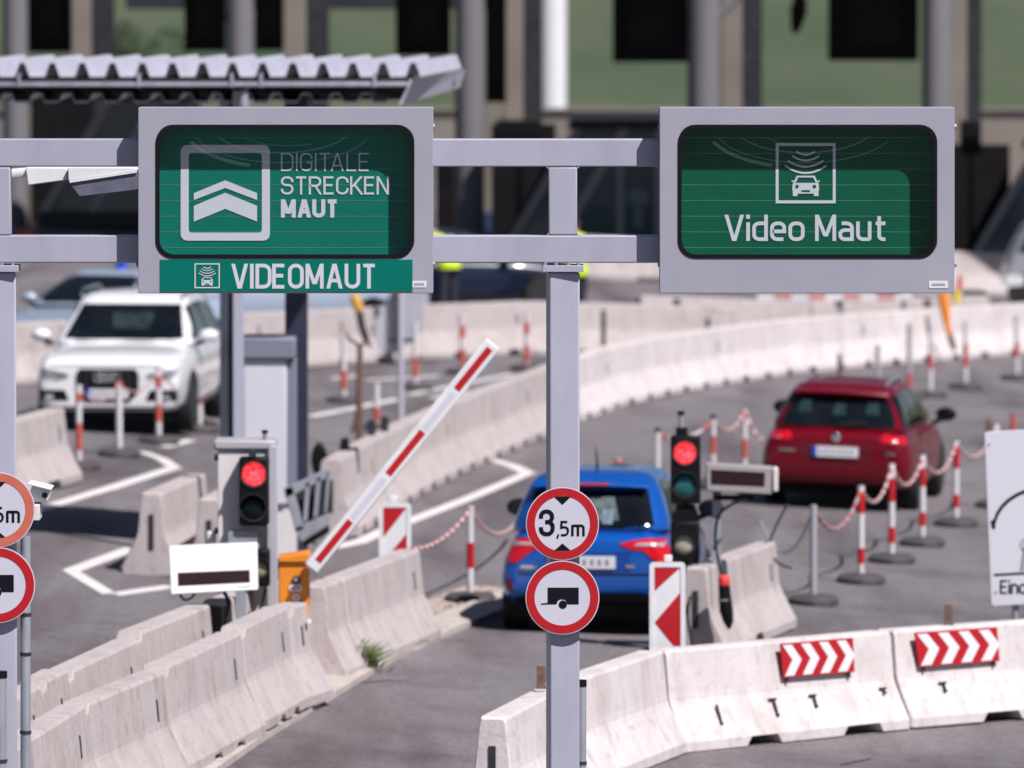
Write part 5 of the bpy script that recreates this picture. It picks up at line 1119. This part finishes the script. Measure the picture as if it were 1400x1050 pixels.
# white SUV, seen from the front
L, W = 4.63, 1.90; a = on(147, 593); yaw = R(180-5.5); fw = V((-sin(yaw), cos(yaw), 0)); ctr = V((a.x, a.y, 0))-fw*(L/2); fb = L/2
car = Car('white_suv', 'white SUV with black grille coming toward the viewer on the left lane', 'car', gz(ctr.x, ctr.y), yaw, WHP, L, W,
    [(-fb, .62, .5, .8), (-fb+.03, .9, .36, .98), (-fb+.3, 1.0, .3, 1.03), (-1.2, 1.0, .24, 1.04), (0, 1.0, .22, 1.03), (.7, 1.0, .22, 1.03), (1.2, .99, .24, 1.03), (1.7, .97, .25, 1.0), (2.05, .94, .26, .96), (fb-.07, .91, .28, .91), (fb-.012, .86, .30, .86), (fb, .74, .36, .78)],
    [(.98, -fb+.1, 1.15, .88, .25), (1.06, -fb+.16, 1.02, .865, .25), (1.28, -fb+.38, .60, .78, .24), (1.48, -fb+.55, .20, .70, .22), (1.57, -fb+.62, .0, .66, .22), (1.62, -fb+.75, -.18, .60, .2), (1.64, -fb+1.0, -.4, .46, .2), (1.65, -fb+1.3, -.7, .2, .15)])
car.patch('windscreen', [(-.76, 1.065), (.76, 1.065), (.735, 1.12), (.61, 1.50), (-.61, 1.50), (-.735, 1.12)], 'y', 1, .006, GLASS, 20, 10)
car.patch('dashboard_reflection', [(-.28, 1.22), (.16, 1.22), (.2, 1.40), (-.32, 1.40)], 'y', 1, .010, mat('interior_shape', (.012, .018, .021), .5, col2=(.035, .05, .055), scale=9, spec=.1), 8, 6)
for sg in (-1, 1):
    for p in ([(-1.95, 1.1), (-1.15, 1.1), (-1.15, 1.48), (-1.7, 1.48)], [(-1.05, 1.1), (-.15, 1.1), (-.15, 1.50), (-1.05, 1.5)], [(-.05, 1.1), (.80, 1.1), (.5, 1.24), (.1, 1.50), (-.05, 1.51)]): car.patch('side_window', p, 'x', sg, .006, GLASS, 10, 8)
    for y0 in (-1.1, -.1, .95): car.patch('door_seam', [(y0, .35), (y0+.015, .35), (y0+.015, 1.0), (y0, 1.0)], 'x', sg, .004, DGREY, 1, 10)
    car.patch('sill_trim', [(-2.0, .25), (2.0, .25), (2.0, .36), (-2.0, .36)], 'x', sg, .006, mat('grey_trim', (.16, .16, .17), .5), 20, 3)
    MB().tube([(sg*.63, -1.7, 1.60), (sg*.65, -1.5, 1.675), (sg*.65, -.1, 1.675), (sg*.63, .05, 1.60)], .02, 8).build('roof_rail', CHROME, car.t, world=False, smooth=60)
gr = car.patch('grille', [(-.27, .40), (.27, .40), (.385, .52), (.385, .74), (.34, .80), (-.34, .80), (-.385, .74), (-.385, .52)], 'y', 1, .012, BLACK, 18, 10)
def on_front(x, z, off): hit = car.bvh.ray_cast(V((x, 8, z)), V((0, -1, 0))); return hit[0]+V((0, off, 0))
mb = MB()
for i in range(9): mb.tube([on_front(-.36+.09*i, .50, .016), on_front(-.34+.085*i, .78, .016)], .006, 5)
mb.build('grille_bars', mat('grille_grey', (.06, .06, .065), .4), gr, world=False)
mb = MB(); yc = on_front(0, .70, .045).y
for cx in (-.105, -.035, .035, .105): mb.tube([V((cx+cos(2*pi*k/24)*.05, yc, .70+sin(2*pi*k/24)*.05)) for k in range(25)], .0085, 6)
mb.build('ring_emblem', CHROME, gr, world=False, smooth=60)
for x in (1, -1):
    f = lambda pts: [(p[0]*x, p[1]) for p in (pts if x > 0 else pts[::-1])]
    hl = car.patch('headlight', f([(.46, .70), (.60, .66), (.82, .69), (.86, .80), (.74, .80), (.5, .745)]), 'y', 1, .010, CLEAR, 14, 6); car.patch('headlight_dark_line', f([(.50, .70), (.76, .72), (.80, .765), (.56, .745)]), 'y', 1, .016, BLACK, 8, 2, parent=hl)  # black dash set inside each headlight
    ai = car.patch('air_intake', f([(.46, .40), (.82, .39), (.88, .46), (.86, .57), (.52, .54)]), 'y', 1, .010, BLACK, 14, 6); car.patch('fog_lamp', f([(.66, .42), (.76, .42), (.76, .49), (.66, .49)]), 'y', 1, .016, CLEAR, 5, 4, parent=ai)
car.patch('bumper_trim', [(-.80, .26), (.80, .26), (.85, .34), (-.85, .34)], 'y', 1, .008, MATS['grey_trim'], 20, 3)
car.plate(fb+.02, .44, 1)
car.axle(1.38, -1.43, .36, ALLOY, .24); car.mirrors(.78, 1.14, WHP, .2)
car.patch('bonnet_seam', [(-.7, .83), (.7, .83), (.7, .842), (-.7, .842)], 'y', 1, .004, MATS['grey_trim'], 18, 1)

SEDAN_ST = lambda fb: [(-fb, .62, .5, .8), (-fb+.03, .88, .38, .93), (-fb+.35, 1.0, .28, .97), (-1.2, 1.0, .2, .94), (0, 1.0, .19, .92), (.8, 1.0, .19, .92), (1.3, .98, .2, .87), (1.8, .93, .22, .78), (fb-.05, .82, .27, .68), (fb, .6, .36, .56)]
SEDAN_RG = lambda fb: [(.88, -fb+.25, 1.35, .80, .25), (.95, -fb+.40, 1.2, .78, .25), (1.15, -fb+.85, .75, .70, .24), (1.30, -fb+1.2, .38, .63, .22), (1.36, -fb+1.35, .2, .59, .2), (1.39, -fb+1.5, .05, .5, .2), (1.40, -fb+1.8, -.2, .3, .15)]
def sedan(name, label, loc, yaw, paint, L=4.5, W=1.8):
    fb = L/2; car = Car(name, label, 'car', loc, yaw, paint, L, W, SEDAN_ST(fb), SEDAN_RG(fb))
    car.patch('windscreen', [(-.7, .965), (.7, .965), (.57, 1.31), (-.57, 1.31)], 'y', 1, .006, GLASS, 16, 8); car.patch('rear_window', [(-.62, 1.0), (.62, 1.0), (.52, 1.29), (-.52, 1.29)], 'y', -1, .006, GLASS, 16, 8)
    for sg in (-1, 1):
        for p in ([(-1.1, .97), (-.2, .97), (-.2, 1.31), (-.85, 1.31)], [(-.1, .97), (.95, .97), (.35, 1.30), (-.1, 1.32)]): car.patch('side_window', p, 'x', sg, .006, GLASS, 10, 8)
        for y0 in (-1.1, -.16, .9): car.patch('door_seam', [(y0, .3), (y0+.015, .3), (y0+.015, .93), (y0, .93)], 'x', sg, .004, BLACK, 1, 8)
        for y0 in (-.95, .0): car.patch('door_handle', [(y0, .82), (y0+.2, .82), (y0+.2, .85), (y0, .85)], 'x', sg, .025, paint, 4, 2)
    for x in (1, -1):
        f = lambda pts: [(p[0]*x, p[1]) for p in (pts if x > 0 else pts[::-1])]
        car.patch('headlight', f([(.5, .62), (.78, .64), (.82, .73), (.55, .70)]), 'y', 1, .01, CLEAR, 8, 4); car.patch('tail_light', f([(.5, .74), (.8, .74), (.8, .87), (.5, .87)]), 'y', -1, .01, TAIL, 8, 4)
    car.patch('grille', [(-.4, .4), (.4, .4), (.45, .6), (-.45, .6)], 'y', 1, .01, BLACK, 10, 4); car.axle(1.38, -1.35, .32, ALLOY); car.mirrors(.78, 1.0, paint, .14); car.plate(fb+.02, .42, 1); return car
# pale blue car behind the white SUV: nose toward the viewer, to the left
c = sedan('pale_blue_sedan', 'pale blue car with small blue roof lamp behind the white SUV', gz(at(160, 0, 121.5).x, 121.5), R(152), SILB)
MB().tube([(0, -.1, 1.38), (0, -.1, 1.50)], [.09, .07], 14).build('roof_lamp', mat('blue_lamp', (.01, .06, .5), .3, coat=.5), c.t, world=False)
sedan('pale_blue_sedan', 'second pale blue car, only a strip of its side visible below VIDEOMAUT', gz(at(380, 0, 133).x, 133), R(97), SILB)
c = sedan('navy_sedan', 'navy blue car standing behind the rear barrier under the gantry', gz(at(618, 0, 148).x, 148), R(-78), NAVYP)

# ---------------------------------------------------------------- people in hi-vis vests
SKIN = mat('skin', (.42, .24, .17), .6); CLOTH = mat('dark_work_cloth', (.02, .024, .035), .85)
def person(label, loc, yaw, lean, arms):
    t = thing('person', label, 'person', loc, (0, 0, yaw), 'workers in hi-vis vests')
    V3 = []; E = []; Rr = []
    def v(p, r): V3.append(V(p)); Rr.append(r); return len(V3)-1
    def bone(a, p, r): i = v(p, r); E.append((a, i)); return i
    def tl(x, y, z): q = max(0, z-.95); return (x, y+q*sin(lean), .95+q*cos(lean)) if z > .95 else (x, y, z)
    pel = v((0, 0, .95), .155); ch = bone(pel, tl(0, 0, 1.18), .14); ch2 = bone(ch, tl(0, 0, 1.40), .15); nk = bone(ch2, tl(0, .01, 1.52), .06); hd = bone(nk, tl(0, .03, 1.62), .085); bone(hd, tl(0, .03, 1.74), .085)
    for s in (-1, 1):
        hp = bone(pel, (s*.10, 0, .88), .10); kn = bone(hp, (s*.12, .02, .48), .065); an = bone(kn, (s*.13, 0, .09), .045); bone(an, (s*.14, .16, .04), .042)
        shp = tl(s*.19, 0, 1.43); sh = bone(ch2, shp, .065); el_, wr_ = arms
        el = bone(sh, V(shp)+V((s*el_[0], el_[1], el_[2])), .048); wr = bone(el, V3[el]+V((s*wr_[0], wr_[1], wr_[2])), .032); d = V((s*wr_[0], wr_[1], wr_[2])).normalized(); sd = d.cross(V((0, 0, 1))).normalized()
        pm = bone(wr, V3[wr]+d*.07, .034)
        for k in range(4):
            f1 = bone(pm, V3[pm]+d*.04+sd*(.012*(k*2-3)), .010); f2 = bone(f1, V3[f1]+d*(.035+.006*(k in (1, 2)))+V((0, 0, -.008)), .009); bone(f2, V3[f2]+d*.022+V((0, 0, -.014)), .007)
        th = bone(wr, V3[wr]+d*.035-sd*s*.035+V((0, 0, -.012)), .011); bone(th, V3[th]+d*.035-sd*s*.01, .009)
    me = bpy.data.meshes.new('body'); me.from_pydata(V3, E, []); o = bpy.data.objects.new('body', me); C.objects.link(o); o.parent = t
    md = o.modifiers.new('skin', 'SKIN'); md.use_smooth_shade = True
    for i, sv in enumerate(me.skin_vertices[0].data): sv.radius = (Rr[i], Rr[i]); sv.use_root = (i == 0)
    m2 = o.modifiers.new('sub', 'SUBSURF'); m2.levels = 1; m2.render_levels = 1
    me.materials.append(SKIN)
    Q = lambda x, y, z: V(tl(x, y, z)); mb = MB(); n = 16
    mb.loft([[Q(cos(2*pi*k/n)*a, sin(2*pi*k/n)*b, z) for k in range(n)] for z, a, b in ((.80, .225, .185), (.95, .225, .19), (1.15, .205, .175), (1.38, .225, .18), (1.46, .21, .15), (1.51, .09, .08))]).build('vest', VEST, t, world=False, smooth=60)
    mb = MB(); 
    for z in (.98, 1.2): mb.loft([[Q(cos(2*pi*k/n)*.228, sin(2*pi*k/n)*.193, zz) for k in range(n)] for zz in (z, z+.05)], caps=False)
    mb.build('reflective_band', mat('reflective_grey', (.5, .5, .52), .3), t, world=False)
    for s in (-1, 1): MB().tube([(s*.10, 0, .90), (s*.12, .02, .48), (s*.13, 0, .07)], [.115, .085, .07], 12).build('trouser_leg', CLOTH, t, world=False, smooth=60); MB().box((s*.14, .07, .045), (.10, .28, .09)).build('boot', BLACK, t, world=False, bevel=.03)
    hc = Q(0, .02, 1.70); MB().loft([[hc+V((cos(2*pi*k/14)*.10*q, sin(2*pi*k/14)*.115*q-.015, dz)) for k in range(14)] for dz, q in ((-.04, 1), (.03, 1.0), (.08, .8), (.11, .35))]).build('hair', mat('dark_hair', (.02, .015, .012), .7), t, world=False, smooth=60)
    MB().tube([Q(0, .10, 1.66), Q(0, .135, 1.625), Q(0, .11, 1.615)], [.012, .018, .012], 8).build('nose', SKIN, t, world=False)
    for s in (-1, 1):
        MB().tube([Q(s*.035, .108, 1.665), Q(s*.035, .116, 1.665)], .012, 8).build('eye', BLACK, t, world=False); MB().tube([Q(s*.093, .02, 1.66), Q(s*.105, .015, 1.62)], .018, 8).build('ear', SKIN, t, world=False)
    MB().box(Q(0, .112, 1.585), (.05, .01, .012)).build('mouth', mat('lips', (.3, .1, .09), .6), t, world=False)
    return t
y = 146.4; x = at(613, 0, y).x; person('person in yellow vest reaching toward the navy car', (x, y, h(x, y)), R(50), R(40), ((.06, .22, -.20), (-.06, .20, -.16)))
y = 145.6; x = at(786, 0, y).x; person('person in yellow vest standing beside the gantry post', (x, y, h(x, y)), R(20), R(8), ((.05, .04, -.28), (0, .16, -.18)))
